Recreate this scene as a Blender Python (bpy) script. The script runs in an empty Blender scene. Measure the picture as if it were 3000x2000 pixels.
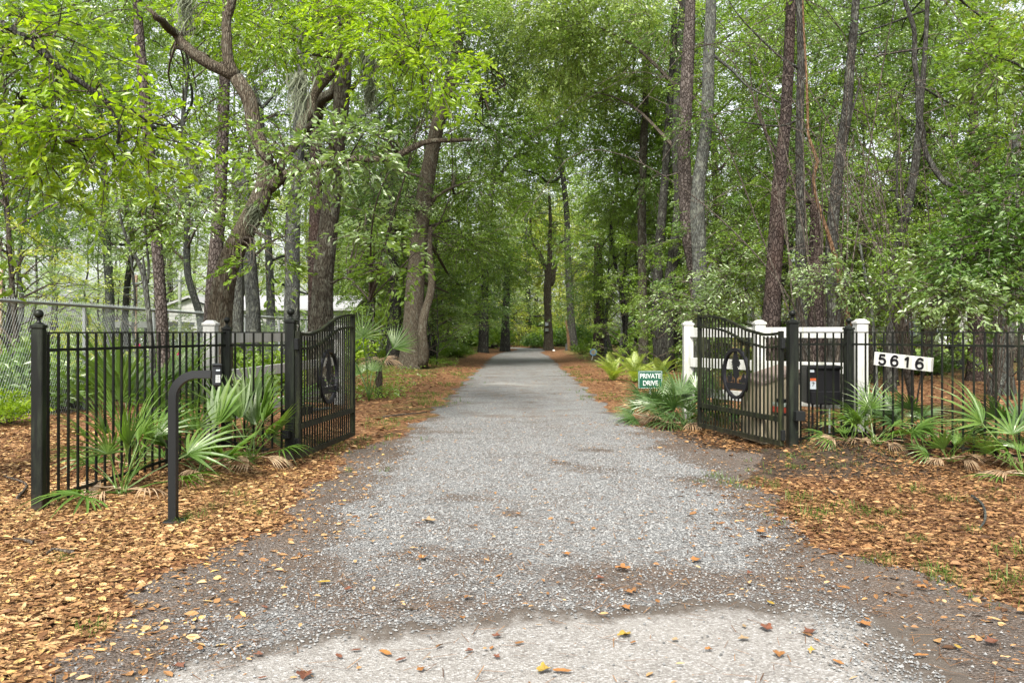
import bpy, math, random
import numpy as np
from mathutils import Vector, Matrix

R = math.radians
SC = bpy.context.scene
COL = SC.collection
# ------------------------------------------------------------------ camera, sky, sun, exposure
EYE = 1.4
FP = 1960.0            # focal length in units of a 2352 px wide picture
cam = bpy.data.objects.new('camera', bpy.data.cameras.new('camera'))
COL.objects.link(cam)
cam.location = (0, 0, EYE)
cam.rotation_euler = (R(90), 0, 0)
cam.data.sensor_width = 36
cam.data.lens = 30
cam.data.shift_y = -22 / 2352
cam.data.clip_end = 2000
cam.data.clip_start = 0.05
SC.camera = cam

SUN_EL, SUN_AZ = 48, 196     # azimuth clockwise from +Y: the sun stands behind the camera, a little left
w = bpy.data.worlds.new('World'); SC.world = w; w.use_nodes = True
wn = w.node_tree; wn.nodes.clear()
o_ = wn.nodes.new('ShaderNodeOutputWorld'); b_ = wn.nodes.new('ShaderNodeBackground')
s_ = wn.nodes.new('ShaderNodeTexSky'); s_.sky_type = 'NISHITA'; s_.sun_disc = False
s_.sun_elevation = R(SUN_EL); s_.sun_rotation = R(SUN_AZ); s_.air_density = 1.0; s_.dust_density = 3.5
hs = wn.nodes.new('ShaderNodeHueSaturation'); hs.inputs['Saturation'].default_value = 0.22
wn.links.new(s_.outputs[0], hs.inputs['Color']); wn.links.new(hs.outputs[0], b_.inputs[0])
b_.inputs[1].default_value = 0.15
wn.links.new(b_.outputs[0], o_.inputs[0])
sl = bpy.data.lights.new('sun', 'SUN'); sl.energy = 3.0; sl.angle = R(12); sl.color = (1.0, 0.95, 0.87)
so = bpy.data.objects.new('sun', sl); COL.objects.link(so)
az = R(SUN_AZ); el = R(SUN_EL)
sd = Vector((math.sin(az) * math.cos(el), math.cos(az) * math.cos(el), math.sin(el)))
so.rotation_euler = sd.to_track_quat('Z', 'Y').to_euler(); so.location = (0, 0, 40)
SC.view_settings.view_transform = 'Standard'; SC.view_settings.look = 'None'
SC.view_settings.gamma = 1; SC.view_settings.use_curve_mapping = False
SC.view_settings.exposure = 1.36
SC.render.engine = 'CYCLES'
cy = SC.cycles
cy.max_bounces = 6; cy.diffuse_bounces = 3; cy.glossy_bounces = 2; cy.transmission_bounces = 4
cy.transparent_max_bounces = 4; cy.use_denoising = True; cy.caustics_reflective = False; cy.caustics_refractive = False
cy.sample_clamp_indirect = 6

RNG = np.random.default_rng(5)
random.seed(5)

# ------------------------------------------------------------------ helpers
def sm(a, b, x):
    t = np.clip((np.asarray(x, float) - a) / (b - a), 0, 1)
    return t * t * (3 - 2 * t)

def wob(x, y, f, s=0.0):
    return (np.sin(x * f * 1.7 + y * f * .6 + s) + np.sin(y * f * 1.9 - x * f * .8 + 1.7 * s + 1) + np.sin((x + y) * f * 1.1 + 2.3 * s + 2.2)) / 3

def H(x, y):
    x = np.asarray(x, float); y = np.asarray(y, float)
    right = 0.16 * sm(2.6, 4.0, x) * sm(8.2, 10.2, y)
    left = 0.14 * sm(2.3, 3.3, -x) * sm(7.6, 9.3, y)
    off = sm(1.7, 3.2, np.abs(x - cx(y)))
    far = 0.10 * sm(15, 40, y) * off
    return (right + left) * (1 - sm(12, 18, y)) + far + off * (0.028 * wob(x, y, 1.3) + 0.012 * wob(x, y, 4.1, 2)) - 0.012 * (1 - off)

def cx(y):
    y = np.asarray(y, float)
    return 0.28 + 0.3 * sm(25, 56, y) + 1.0 * sm(56, 69, y) - 0.03 * np.clip(y - 69, 0, 60) ** 2

def Hs(x, y): return float(H(x, y))

def P(px, py, d):
    return Vector(((px - 1176) / FP * d, d, EYE - (py - 762) / FP * d))

def PX(px, d): return (px - 1176) / FP * d

def np_mesh(name, V, F, mats=(), attr=None, smooth=False, matidx=None):
    """V (n,3); F list of (m,k) int arrays or one array"""
    me = bpy.data.meshes.new(name)
    if not isinstance(F, (list, tuple)): F = [F]
    F = [np.asarray(f, np.int32) for f in F if len(f)]
    V = np.asarray(V, np.float32)
    me.vertices.add(len(V)); me.vertices.foreach_set('co', V.ravel())
    nl = sum(f.size for f in F); npoly = sum(len(f) for f in F)
    me.loops.add(nl); me.polygons.add(npoly)
    me.loops.foreach_set('vertex_index', np.concatenate([f.ravel() for f in F]))
    sizes = np.concatenate([np.full(len(f), f.shape[1], np.int32) for f in F])
    starts = np.concatenate([[0], np.cumsum(sizes)[:-1]]).astype(np.int32)
    me.polygons.foreach_set('loop_start', starts)
    try: me.polygons.foreach_set('loop_total', sizes)
    except Exception: pass
    me.polygons.foreach_set('use_smooth', np.full(npoly, bool(smooth)))
    for m in (mats if isinstance(mats, (list, tuple)) else [mats]): me.materials.append(m)
    if matidx is not None: me.polygons.foreach_set('material_index', np.asarray(matidx, np.int32))
    if attr is not None:
        for k, a in attr.items():
            at = me.attributes.new(k, 'FLOAT', 'POINT'); at.data.foreach_set('value', np.asarray(a, np.float32))
    me.update(calc_edges=True)
    return me

class MB:
    def __init__(s): s.v = []; s.f = {3: [], 4: []}; s.n = 0
    def add(s, V, F):
        V = np.asarray(V, float).reshape(-1, 3); F = np.asarray(F, int)
        s.v.append(V); s.f.setdefault(F.shape[1], []).append(F + s.n); s.n += len(V); return s
    def box(s, c, size, M=None, taper=1.0):
        h = np.array(size, float) / 2
        V = np.array([(x, y, z) for z in (-1, 1) for y in (-1, 1) for x in (-1, 1)], float)
        V[4:, :2] *= taper
        V = V * h
        if M is not None: V = V @ np.array(M).T
        V = V + np.array(c, float)
        return s.add(V, [(0, 2, 3, 1), (4, 5, 7, 6), (0, 1, 5, 4), (2, 6, 7, 3), (0, 4, 6, 2), (1, 3, 7, 5)])
    def bbox(s, c, size, b, M=None):
        """box with chamfered edges"""
        h = np.array(size, float) / 2
        V = []; idx = {}
        for z in (-1, 1):
            for y in (-1, 1):
                for x in (-1, 1):
                    for a in range(3):
                        p = np.array([x, y, z]) * (h - b); p[a] = (x, y, z)[a] * h[a]
                        idx[(x, y, z, a)] = len(V); V.append(p)
        V = np.array(V); Q = []; T = []
        def fix(f):
            p = V[list(f)]; n = np.cross(p[1] - p[0], p[2] - p[0])
            return list(f) if np.dot(n, p.mean(0)) > 0 else list(f)[::-1]
        for a in range(3):
            o1, o2 = [(1, 2), (0, 2), (0, 1)][a]
            for sg in (-1, 1):
                q = []
                for u, v in ((-1, -1), (1, -1), (1, 1), (-1, 1)):
                    k = [0, 0, 0]; k[a] = sg; k[o1] = u; k[o2] = v; q.append(idx[(*k, a)])
                Q.append(fix(q))
            for u in (-1, 1):
                for v in (-1, 1):
                    k1 = [0, 0, 0]; k1[o1] = u; k1[o2] = v; k1[a] = -1; k2 = list(k1); k2[a] = 1
                    Q.append(fix([idx[(*k1, o1)], idx[(*k1, o2)], idx[(*k2, o2)], idx[(*k2, o1)]]))
        for z in (-1, 1):
            for y in (-1, 1):
                for x in (-1, 1): T.append(fix([idx[(x, y, z, a)] for a in range(3)]))
        if M is not None: V = V @ np.array(M).T
        V = V + np.array(c, float)
        n0 = s.n; s.add(V, Q); s.f[3].append(np.array(T) + n0); return s
    def tube(s, pts, rad, n=6, rough=0.0, ph=0.0, caps=True, square=False):
        V, F = tube_arrays(pts, rad, n, rough, ph, square)
        n0 = s.n; s.add(V, F)
        if caps:
            k = len(pts)
            for base, ring in ((0, range(n)), ((k - 1) * n, range(n))):
                c = V[base:base + n].mean(0); ci = s.n; s.v.append(c[None]); s.n += 1
                s.f[3].append(np.array([(n0 + base + i, n0 + base + (i + 1) % n, ci) if base else (n0 + base + (i + 1) % n, n0 + base + i, ci) for i in ring]))
        return s
    def lathe(s, prof, c, n=16):
        V = []; m = len(prof)
        for r, z in prof:
            for i in range(n):
                a = 2 * math.pi * i / n; V.append((c[0] + r * math.cos(a), c[1] + r * math.sin(a), c[2] + z))
        F = [(j * n + i, j * n + (i + 1) % n, (j + 1) * n + (i + 1) % n, (j + 1) * n + i) for j in range(m - 1) for i in range(n)]
        return s.add(V, F)
    def prism(s, poly, d, M, c):
        """2D polygon (x,z) star-shaped about its centroid, depth d along local y"""
        poly = np.array(poly, float); k = len(poly); ce = poly.mean(0)
        V = [(p[0], -d / 2, p[1]) for p in poly] + [(p[0], d / 2, p[1]) for p in poly] + [(ce[0], -d / 2, ce[1]), (ce[0], d / 2, ce[1])]
        V = np.array(V) @ np.array(M).T + np.array(c, float)
        T = []; Q = []
        for i in range(k):
            j = (i + 1) % k
            T += [(i, j, 2 * k), (k + j, k + i, 2 * k + 1)]; Q.append((i, k + i, k + j, j))
        n0 = s.n; s.add(V, T); s.f[4].append(np.array(Q) + n0); return s
    def arrays(s):
        return np.concatenate(s.v), [np.concatenate(f) for f in s.f.values() if f]
    def mesh(s, name, mat, smooth=False, origin=None):
        V, F = s.arrays()
        if origin is not None: V = V - np.array(origin)
        return np_mesh(name, V, F, mat, smooth=smooth)
    def build(s, name, mat, parent=None, smooth=False, origin=None, **tags):
        org = tuple(parent.location) if parent is not None else (origin or (0, 0, 0))
        return link(name, s.mesh(name, mat, smooth, org), parent, (0, 0, 0) if parent is not None else org, **tags)

def link(name, data, parent=None, loc=(0, 0, 0), rot=None, scale=None, **tags):
    o = bpy.data.objects.new(name, data); COL.objects.link(o); o.parent = parent; o.location = loc
    if rot is not None: o.rotation_euler = rot
    if scale is not None: o.scale = (scale,) * 3 if isinstance(scale, (int, float)) else scale
    for k, v in tags.items(): o[k] = v
    return o

def thing(name, label, cat, loc=(0, 0, 0), group=None, rot=None, scale=None):
    o = link(name, None, None, loc, rot, scale); o['label'] = label; o['category'] = cat
    o.empty_display_size = .2
    if group: o['group'] = group
    return o

def tag(o, label, cat, group=None):
    o['label'] = label; o['category'] = cat
    if group: o['group'] = group
    return o

def tube_arrays(pts, rad, n, rough=0.0, ph=0.0, square=False):
    pts = np.asarray(pts, float); k = len(pts)
    rad = np.asarray(rad, float) * np.ones(k)
    T = np.gradient(pts, axis=0); T /= np.linalg.norm(T, axis=1)[:, None] + 1e-9
    u = np.cross(T[0], (0, 1, 0) if abs(T[0][1]) < .9 else (1, 0, 0)); u /= np.linalg.norm(u)
    A = []
    for t in T:
        u = u - t * np.dot(u, t); u /= np.linalg.norm(u) + 1e-9
        A.append((u, np.cross(t, u)))
    A = np.array(A)
    th = np.arange(n) / n * 2 * np.pi + (np.pi / 4 if square else 0)
    rr = np.ones((k, n)) * rad[:, None]
    if rough:
        s = np.concatenate([[0], np.cumsum(np.linalg.norm(np.diff(pts, axis=0), axis=1))])[:, None]
        rr = rr * (1 + rough * (.55 * np.sin(9 * th + 1.8 * np.sin(s * 3.1 + ph) + ph) + .4 * np.sin(5 * th - 1.3 * s + 2 * ph) + .45 * np.sin(14 * th + 2.5 * np.sin(5.3 * s)) + .5 * np.sin(2 * th + s * 1.9 + ph)
                   + .35 * np.sin(23 * s + 3 * np.sin(4 * th + s))))
    V = pts[:, None] + rr[..., None] * (np.cos(th)[None, :, None] * A[:, None, 0] + np.sin(th)[None, :, None] * A[:, None, 1])
    V = V.reshape(-1, 3)
    i = np.arange(n); j = (i + 1) % n
    F = np.concatenate([np.stack([r * n + i, r * n + j, (r + 1) * n + j, (r + 1) * n + i], 1) for r in range(k - 1)])
    return V, F

def spline(pts, step=0.15):
    pts = np.asarray(pts, float)
    if len(pts) < 3:
        n = max(2, int(np.linalg.norm(pts[1, :3] - pts[0, :3]) / step)); t = np.linspace(0, 1, n + 1)[:, None]
        return pts[0] * (1 - t) + pts[1] * t
    Pp = np.vstack([2 * pts[0] - pts[1], pts, 2 * pts[-1] - pts[-2]]); out = []
    for i in range(1, len(Pp) - 2):
        p0, p1, p2, p3 = Pp[i - 1:i + 3]
        n = max(1, int(np.linalg.norm((p2 - p1)[:3]) / step))
        t = (np.arange(n) / n)[:, None]
        out.append(.5 * (2 * p1 + (p2 - p0) * t + (2 * p0 - 5 * p1 + 4 * p2 - p3) * t ** 2 + (3 * p1 - p0 - 3 * p2 + p3) * t ** 3))
    out.append(pts[-1:]); return np.vstack(out)

def nrm(v): return v / (np.linalg.norm(v, axis=-1, keepdims=True) + 1e-9)

# ------------------------------------------------------------------ materials
def mat(name): 
    m = bpy.data.materials.new(name); m.use_nodes = True; nt = m.node_tree; nt.nodes.clear()
    out = nt.nodes.new('ShaderNodeOutputMaterial'); return m, nt, out

class N:
    def __init__(s, nt): s.nt = nt
    def new(s, t, **k):
        n = s.nt.nodes.new(t)
        for a, b in k.items(): setattr(n, a, b)
        return n
    def l(s, a, b): s.nt.links.new(a, b)
    def ramp(s, fac, stops, interp='LINEAR'):
        r = s.new('ShaderNodeValToRGB'); e = r.color_ramp.elements; r.color_ramp.interpolation = interp
        while len(e) < len(stops): e.new(.5)
        for el_, (p, c) in zip(e, stops):
            el_.position = p; el_.color = (*c, 1) if len(c) == 3 else c
        s.l(fac, r.inputs[0]); return r.outputs[0]
    def attr(s, name): return s.new('ShaderNodeAttribute', attribute_name=name).outputs['Fac']
    def mix(s, f, a, b, mode='MIX'):
        m = s.new('ShaderNodeMix', data_type='RGBA', blend_type=mode)
        if isinstance(f, (int, float)): m.inputs[0].default_value = f
        else: s.l(f, m.inputs[0])
        for i, x in ((6, a), (7, b)):
            if isinstance(x, tuple): m.inputs[i].default_value = (*x, 1)
            else: s.l(x, m.inputs[i])
        return m.outputs[2]
    def math(s, op, a, b=None):
        m = s.new('ShaderNodeMath', operation=op)
        for i, x in enumerate((a, b)):
            if x is None: continue
            if isinstance(x, (int, float)): m.inputs[i].default_value = x
            else: s.l(x, m.inputs[i])
        return m.outputs[0]
    def coord(s, scale=(1, 1, 1), kind='Object'):
        t = s.new('ShaderNodeTexCoord'); m = s.new('ShaderNodeMapping'); m.inputs['Scale'].default_value = scale
        if kind == 'World':
            g = s.new('ShaderNodeNewGeometry'); s.l(g.outputs['Position'], m.inputs[0])
        else: s.l(t.outputs[kind], m.inputs[0])
        return m.outputs[0]
    def noise(s, vec, scale, detail=3, rough=.55):
        n = s.new('ShaderNodeTexNoise'); n.inputs['Scale'].default_value = scale; n.inputs['Detail'].default_value = detail; n.inputs['Roughness'].default_value = rough
        s.l(vec, n.inputs['Vector']); return n.outputs['Fac']
    def vor(s, vec, scale, feature='F1', out='Color'):
        n = s.new('ShaderNodeTexVoronoi', feature=feature); n.inputs['Scale'].default_value = scale; s.l(vec, n.inputs['Vector']); return n.outputs[out]
    def bump(s, h, strength=.5, dist=.02, normal=None):
        b = s.new('ShaderNodeBump'); b.inputs['Strength'].default_value = strength; b.inputs['Distance'].default_value = dist
        s.l(h, b.inputs['Height'])
        if normal is not None: s.l(normal, b.inputs['Normal'])
        return b.outputs[0]
    def pbr(s, out, col, rough=.8, normal=None, metallic=0, spec=.3):
        p = s.new('ShaderNodeBsdfPrincipled')
        if isinstance(col, tuple): p.inputs['Base Color'].default_value = (*col, 1)
        else: s.l(col, p.inputs['Base Color'])
        if isinstance(rough, (int, float)): p.inputs['Roughness'].default_value = rough
        else: s.l(rough, p.inputs['Roughness'])
        p.inputs['Metallic'].default_value = metallic; p.inputs['Specular IOR Level'].default_value = spec
        if normal is not None: s.l(normal, p.inputs['Normal'])
        s.l(p.outputs[0], out.inputs[0]); return p

def leaf_mat(name, dark, mid, light, trans=.42, tcol=(1.5, 1.6, .55), gloss=.07):
    m, nt, out = mat(name); n = N(nt)
    v = n.attr('v')
    oi = n.new('ShaderNodeObjectInfo').outputs['Random']
    vv = n.math('ADD', n.math('MULTIPLY', v, .85), n.math('MULTIPLY', oi, .15))
    c = n.ramp(vv, [(0.0, dark), (.5, mid), (1.0, light)])
    d = n.new('ShaderNodeBsdfDiffuse'); n.l(c, d.inputs[0])
    t = n.new('ShaderNodeBsdfTranslucent'); n.l(n.mix(1.0, c, tcol, 'MULTIPLY'), t.inputs[0])
    g = n.new('ShaderNodeBsdfGlossy'); g.inputs['Roughness'].default_value = .38; g.inputs[0].default_value = (.95, .97, .85, 1)
    a = n.new('ShaderNodeMixShader'); a.inputs[0].default_value = trans; n.l(d.outputs[0], a.inputs[1]); n.l(t.outputs[0], a.inputs[2])
    b = n.new('ShaderNodeMixShader'); b.inputs[0].default_value = gloss; n.l(a.outputs[0], b.inputs[1]); n.l(g.outputs[0], b.inputs[2])
    n.l(b.outputs[0], out.inputs[0]); return m

M = {}
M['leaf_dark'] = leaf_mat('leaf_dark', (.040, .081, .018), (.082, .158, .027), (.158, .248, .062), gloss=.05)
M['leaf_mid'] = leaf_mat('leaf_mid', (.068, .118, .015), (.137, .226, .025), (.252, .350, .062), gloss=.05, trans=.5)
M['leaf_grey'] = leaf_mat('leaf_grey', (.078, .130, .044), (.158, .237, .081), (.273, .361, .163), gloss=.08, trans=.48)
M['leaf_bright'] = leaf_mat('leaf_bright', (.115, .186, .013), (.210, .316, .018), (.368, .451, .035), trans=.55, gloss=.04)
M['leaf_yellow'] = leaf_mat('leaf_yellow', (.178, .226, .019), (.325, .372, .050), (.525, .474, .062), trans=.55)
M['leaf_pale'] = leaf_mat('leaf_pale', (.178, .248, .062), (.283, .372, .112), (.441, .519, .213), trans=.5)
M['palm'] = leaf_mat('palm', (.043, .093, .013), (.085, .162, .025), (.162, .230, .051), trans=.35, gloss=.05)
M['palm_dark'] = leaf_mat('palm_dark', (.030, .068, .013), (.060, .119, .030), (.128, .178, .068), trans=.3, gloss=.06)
M['fern'] = leaf_mat('fern', (.18, .25, .04), (.3, .38, .08), (.42, .46, .13), trans=.5, gloss=.03)
M['dead_frond'] = leaf_mat('dead_frond', (.2, .13, .08), (.36, .25, .15), (.5, .38, .25), trans=.15, tcol=(1, .9, .8), gloss=.03)
M['moss'] = leaf_mat('moss', (.10, .12, .08), (.17, .19, .13), (.25, .27, .2), trans=.3, tcol=(1, 1, .9), gloss=0.0)
M['dead_leaf'] = leaf_mat('dead_leaf', (.17, .06, .03), (.32, .13, .05), (.45, .22, .08), trans=.25, tcol=(1.2, .9, .7), gloss=.04)
M['grass'] = leaf_mat('grass', (.04, .075, .014), (.075, .13, .022), (.12, .18, .04), trans=.35, gloss=0.01)

def litter_mat():
    m, nt, out = mat('leaf_litter'); n = N(nt)
    c = n.ramp(n.attr('v'), [(0, (.046, .023, .011)), (.25, (.117, .056, .024)), (.5, (.214, .109, .043)), (.75, (.316, .184, .078)), (.95, (.418, .281, .137)), (1, (.489, .320, .111))])
    n.pbr(out, c, .6, spec=.25); return m
M['litter'] = litter_mat()

def bark(name, c0, c1, c2, sc=(14, 14, 3.2), plates=False, lichen=.0, red=None):
    m, nt, out = mat(name); n = N(nt)
    co = n.coord(sc)
    a = n.noise(co, 2.2, 5, .65); b = n.noise(n.coord((1, 1, .5)), 1.7, 3)
    if plates:
        e = n.vor(n.coord((19, 19, 9)), 1.0, 'DISTANCE_TO_EDGE', 'Distance')
        cell = n.vor(n.coord((19, 19, 9)), 1.0)
        h = n.math('ADD', n.math('MULTIPLY', n.math('MINIMUM', e, .16), 4.0), n.math('MULTIPLY', a, .5))
        col = n.ramp(n.math('ADD', n.math('MULTIPLY', h, .75), -.12), [(0, c0), (.4, c1), (.85, c2)])
        sv = n.new('ShaderNodeSeparateColor'); n.l(cell, sv.inputs[0]); cv = n.new('ShaderNodeCombineColor'); [n.l(sv.outputs[0], cv.inputs[q]) for q in range(3)]; col = n.mix(.4, col, cv.outputs[0], 'SOFT_LIGHT')
    else:
        e = n.vor(n.coord((34, 34, 7)), 1.0, 'DISTANCE_TO_EDGE', 'Distance')
        h = n.math('ADD', n.math('MULTIPLY', n.math('MINIMUM', e, .25), 2.2), n.math('MULTIPLY', a, .8))
        col = n.ramp(h, [(.2, c0), (.55, c1), (.95, c2)])
    if red:
        col = n.mix(n.ramp(b, [(.45, (0, 0, 0)), (.65, (1, 1, 1))]), col, red, 'MIX') if False else n.mix(n.math('MULTIPLY', n.ramp(b, [(.45, (0, 0, 0)), (.62, (1, 1, 1))]), .3), col, red)
    if lichen:
        lv = n.noise(n.coord((5, 5, 2.5)), 2.0, 4, .7)
        col = n.mix(n.math('MULTIPLY', n.ramp(lv, [(.56 - .1 * lichen, (0, 0, 0)), (.64, (1, 1, 1))]), lichen), col, (.20, .21, .165))
    n.pbr(out, col, .9, n.bump(h, .9, .03), spec=.1); return m
M['bark_oak'] = bark('bark_oak', (.016, .013, .009), (.042, .035, .026), (.083, .076, .058), lichen=.45)
M['bark_brown'] = bark('bark_brown', (.020, .015, .010), (.057, .046, .032), (.105, .090, .066), lichen=.3)
M['bark_dark'] = bark('bark_dark', (.010, .009, .007), (.026, .024, .020), (.052, .052, .047), lichen=.35)
M['bark_pine'] = bark('bark_pine', (.022, .017, .014), (.070, .057, .049), (.131, .117, .107), plates=True)
M['bark_pine_dark'] = bark('bark_pine_dark', (.013, .010, .009), (.043, .033, .029), (.083, .068, .058), plates=True, red=(.057, .031, .020))
M['bark_lichen'] = bark('bark_lichen', (.022, .022, .019), (.052, .052, .045), (.096, .104, .092), lichen=.5)
M['bark_grey'] = bark('bark_grey', (.022, .022, .020), (.048, .050, .045), (.088, .094, .086), lichen=.5)
M['twig'] = bark('twig', (.031, .025, .019), (.068, .056, .043), (.124, .105, .087))
M['vine'] = bark('vine', (.045, .024, .012), (.112, .063, .034), (.179, .116, .068))
M['wood_pale'] = bark('wood_pale', (.2, .12, .06), (.4, .27, .15), (.55, .42, .27))

def paint(name, col, rough=.45, stain=None, amt=.5, spec=.4, streak=True):
    m, nt, out = mat(name); n = N(nt)
    c = col
    nz = n.noise(n.coord((1, 1, 1), 'World'), 60, 3)
    if stain:
        a = n.noise(n.coord((9, 9, 1.1) if streak else (4, 4, 4), 'World'), 1.6, 5, .7)
        c = n.mix(n.math('MULTIPLY', n.ramp(a, [(.46, (0, 0, 0)), (.66, (1, 1, 1))]), amt), col, stain)
    zz = n.new('ShaderNodeSeparateXYZ'); n.l(n.new('ShaderNodeNewGeometry').outputs['Position'], zz.inputs[0])
    splash = n.math('MULTIPLY', n.ramp(n.math('ADD', n.math('MULTIPLY', zz.outputs[2], -2.2), n.noise(n.coord((1, 1, 1), 'World'), 22, 5, .75)), [(.15, (0, 0, 0)), (.62, (1, 1, 1))]), .55 if stain else 0)
    c = n.mix(splash, c, (.07, .055, .04))
    n.pbr(out, c, n.math('ADD', n.math('MULTIPLY', nz, .25), rough - .1), n.bump(nz, .12, .003), spec=spec); return m
M['iron'] = paint('iron_paint', (.005, .006, .005), .42, (.018, .022, .010), .6, spec=.18)
M['iron_mossy'] = paint('iron_paint_mossy', (.006, .007, .005), .5, (.037, .043, .016), .75, spec=.18)
M['iron_post'] = paint('iron_post_paint', (.006, .007, .006), .4, (.022, .028, .018), .8, spec=.18)
M['iron_plate'] = paint('iron_plate', (.011, .011, .013), .5, spec=.18)
M['white'] = paint('white_vinyl', (.42, .42, .40), .45, (.20, .21, .15), .65)
M['plastic_black'] = paint('plastic_black', (.007, .007, .008), .35, spec=.2)
M['plastic_dark'] = paint('plastic_dark', (.018, .020, .021), .45, spec=.2)
M['powder'] = paint('powder_black', (.010, .011, .011), .42, spec=.2)
M['tan'] = paint('tan_panel', (.300, .255, .173), .7, (.128, .105, .068), .55)
M['tan_dark'] = paint('brown_lid', (.15, .115, .095), .8, (.08, .06, .05), .5)
M['key'] = paint('key_grey', (.45, .47, .45), .5)
M['orange'] = paint('orange_print', (.45, .09, .02), .5)
M['label_white'] = paint('label_white', (.36, .40, .42), .5)
M['red'] = paint('red_plastic', (.28, .045, .025), .45, (.1, .03, .02), .4)
M['grey_green'] = paint('grey_housing', (.22, .26, .22), .5)
M['sign_green'] = paint('sign_green', (.006, .065, .035), .4)
M['sign_white'] = paint('sign_white', (.45, .47, .45), .5)
M['sign_blue'] = paint('sign_blue', (.12, .22, .33), .4)
M['galv'] = paint('galvanised', (.255, .277, .270), .45, (.165, .195, .180), .5, spec=.6)
M['galv'].node_tree.nodes['Principled BSDF'].inputs['Metallic'].default_value = .5
M['siding'] = paint('white_siding', (.321, .321, .307), .6, (.236, .236, .217), .4)
M['roof'] = paint('pale_roof', (.259, .259, .265), .6)
M['glass'] = paint('dark_glass', (.03, .035, .04), .15, spec=.8)
M['car_white'] = paint('car_white', (.72, .73, .75), .25, spec=.6)
M['tyre'] = paint('tyre', (.02, .02, .02), .8)
M['pole_wood'] = bark('pole_wood', (.25, .15, .10), (.42, .29, .21), (.55, .42, .33), sc=(10, 10, 1))
M['pole_pale'] = paint('pole_pale', (.5, .52, .48), .7, (.35, .37, .3), .5)
M['flower'] = paint('flower_pink', (.3, .015, .07), .6)
M['brick_col'] = paint('brick_col', (.3, .13, .08), .8)
M['stonem'] = paint('stone_white', (.7, .68, .63), .8)

def ground_mat():
    m, nt, out = mat('forest_floor'); n = N(nt)
    co = n.coord((1, 1, 1), 'World')
    v1 = n.new('ShaderNodeTexVoronoi'); v1.inputs['Scale'].default_value = 17; v1.inputs['Randomness'].default_value = 1
    wv = n.new('ShaderNodeVectorMath', operation='ADD'); nz = n.new('ShaderNodeTexNoise'); nz.inputs['Scale'].default_value = 9
    n.l(co, nz.inputs['Vector']); n.l(co, wv.inputs[0])
    sc_ = n.new('ShaderNodeVectorMath', operation='SCALE'); sc_.inputs['Scale'].default_value = .12; n.l(nz.outputs['Color'], sc_.inputs[0]); n.l(sc_.outputs[0], wv.inputs[1])
    n.l(wv.outputs[0], v1.inputs['Vector'])
    sep = n.new('ShaderNodeSeparateColor'); n.l(v1.outputs['Color'], sep.inputs[0])
    leaf = n.ramp(sep.outputs[0], [(0, (.041, .021, .012)), (.3, (.111, .048, .022)), (.6, (.215, .100, .044)), (1, (.311, .185, .096))])
    soil = n.ramp(n.noise(co, 11, 6, .7), [(.3, (.022, .017, .013)), (.7, (.081, .061, .044))])
    green = n.ramp(n.noise(co, 23, 5, .8), [(.3, (.030, .052, .011)), (.7, (.126, .178, .037))])
    litter = n.math('ADD', n.attr('litter'), n.math('MULTIPLY', n.math('SUBTRACT', n.noise(co, 3.2, 6, .7), .5), 1.1))
    c = n.mix(n.ramp(litter, [(.4, (0, 0, 0)), (.6, (1, 1, 1))]), soil, leaf)
    gm = n.math('ADD', n.attr('green'), n.math('MULTIPLY', n.math('SUBTRACT', n.noise(co, 1.1, 7, .75), .5), 1.3))
    c = n.mix(n.ramp(gm, [(.45, (0, 0, 0)), (.7, (1, 1, 1))]), c, green)
    c = n.mix(.5, c, n.ramp(n.noise(co, 1.3, 4), [(.3, (.259, .259, .259)), (.7, (.481, .481, .481))]), 'OVERLAY')
    hgt = n.math('ADD', v1.outputs['Distance'], n.noise(co, 40, 4))
    n.pbr(out, c, .85, n.bump(hgt, .9, .025), spec=.15); return m
M['ground'] = ground_mat()

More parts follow.
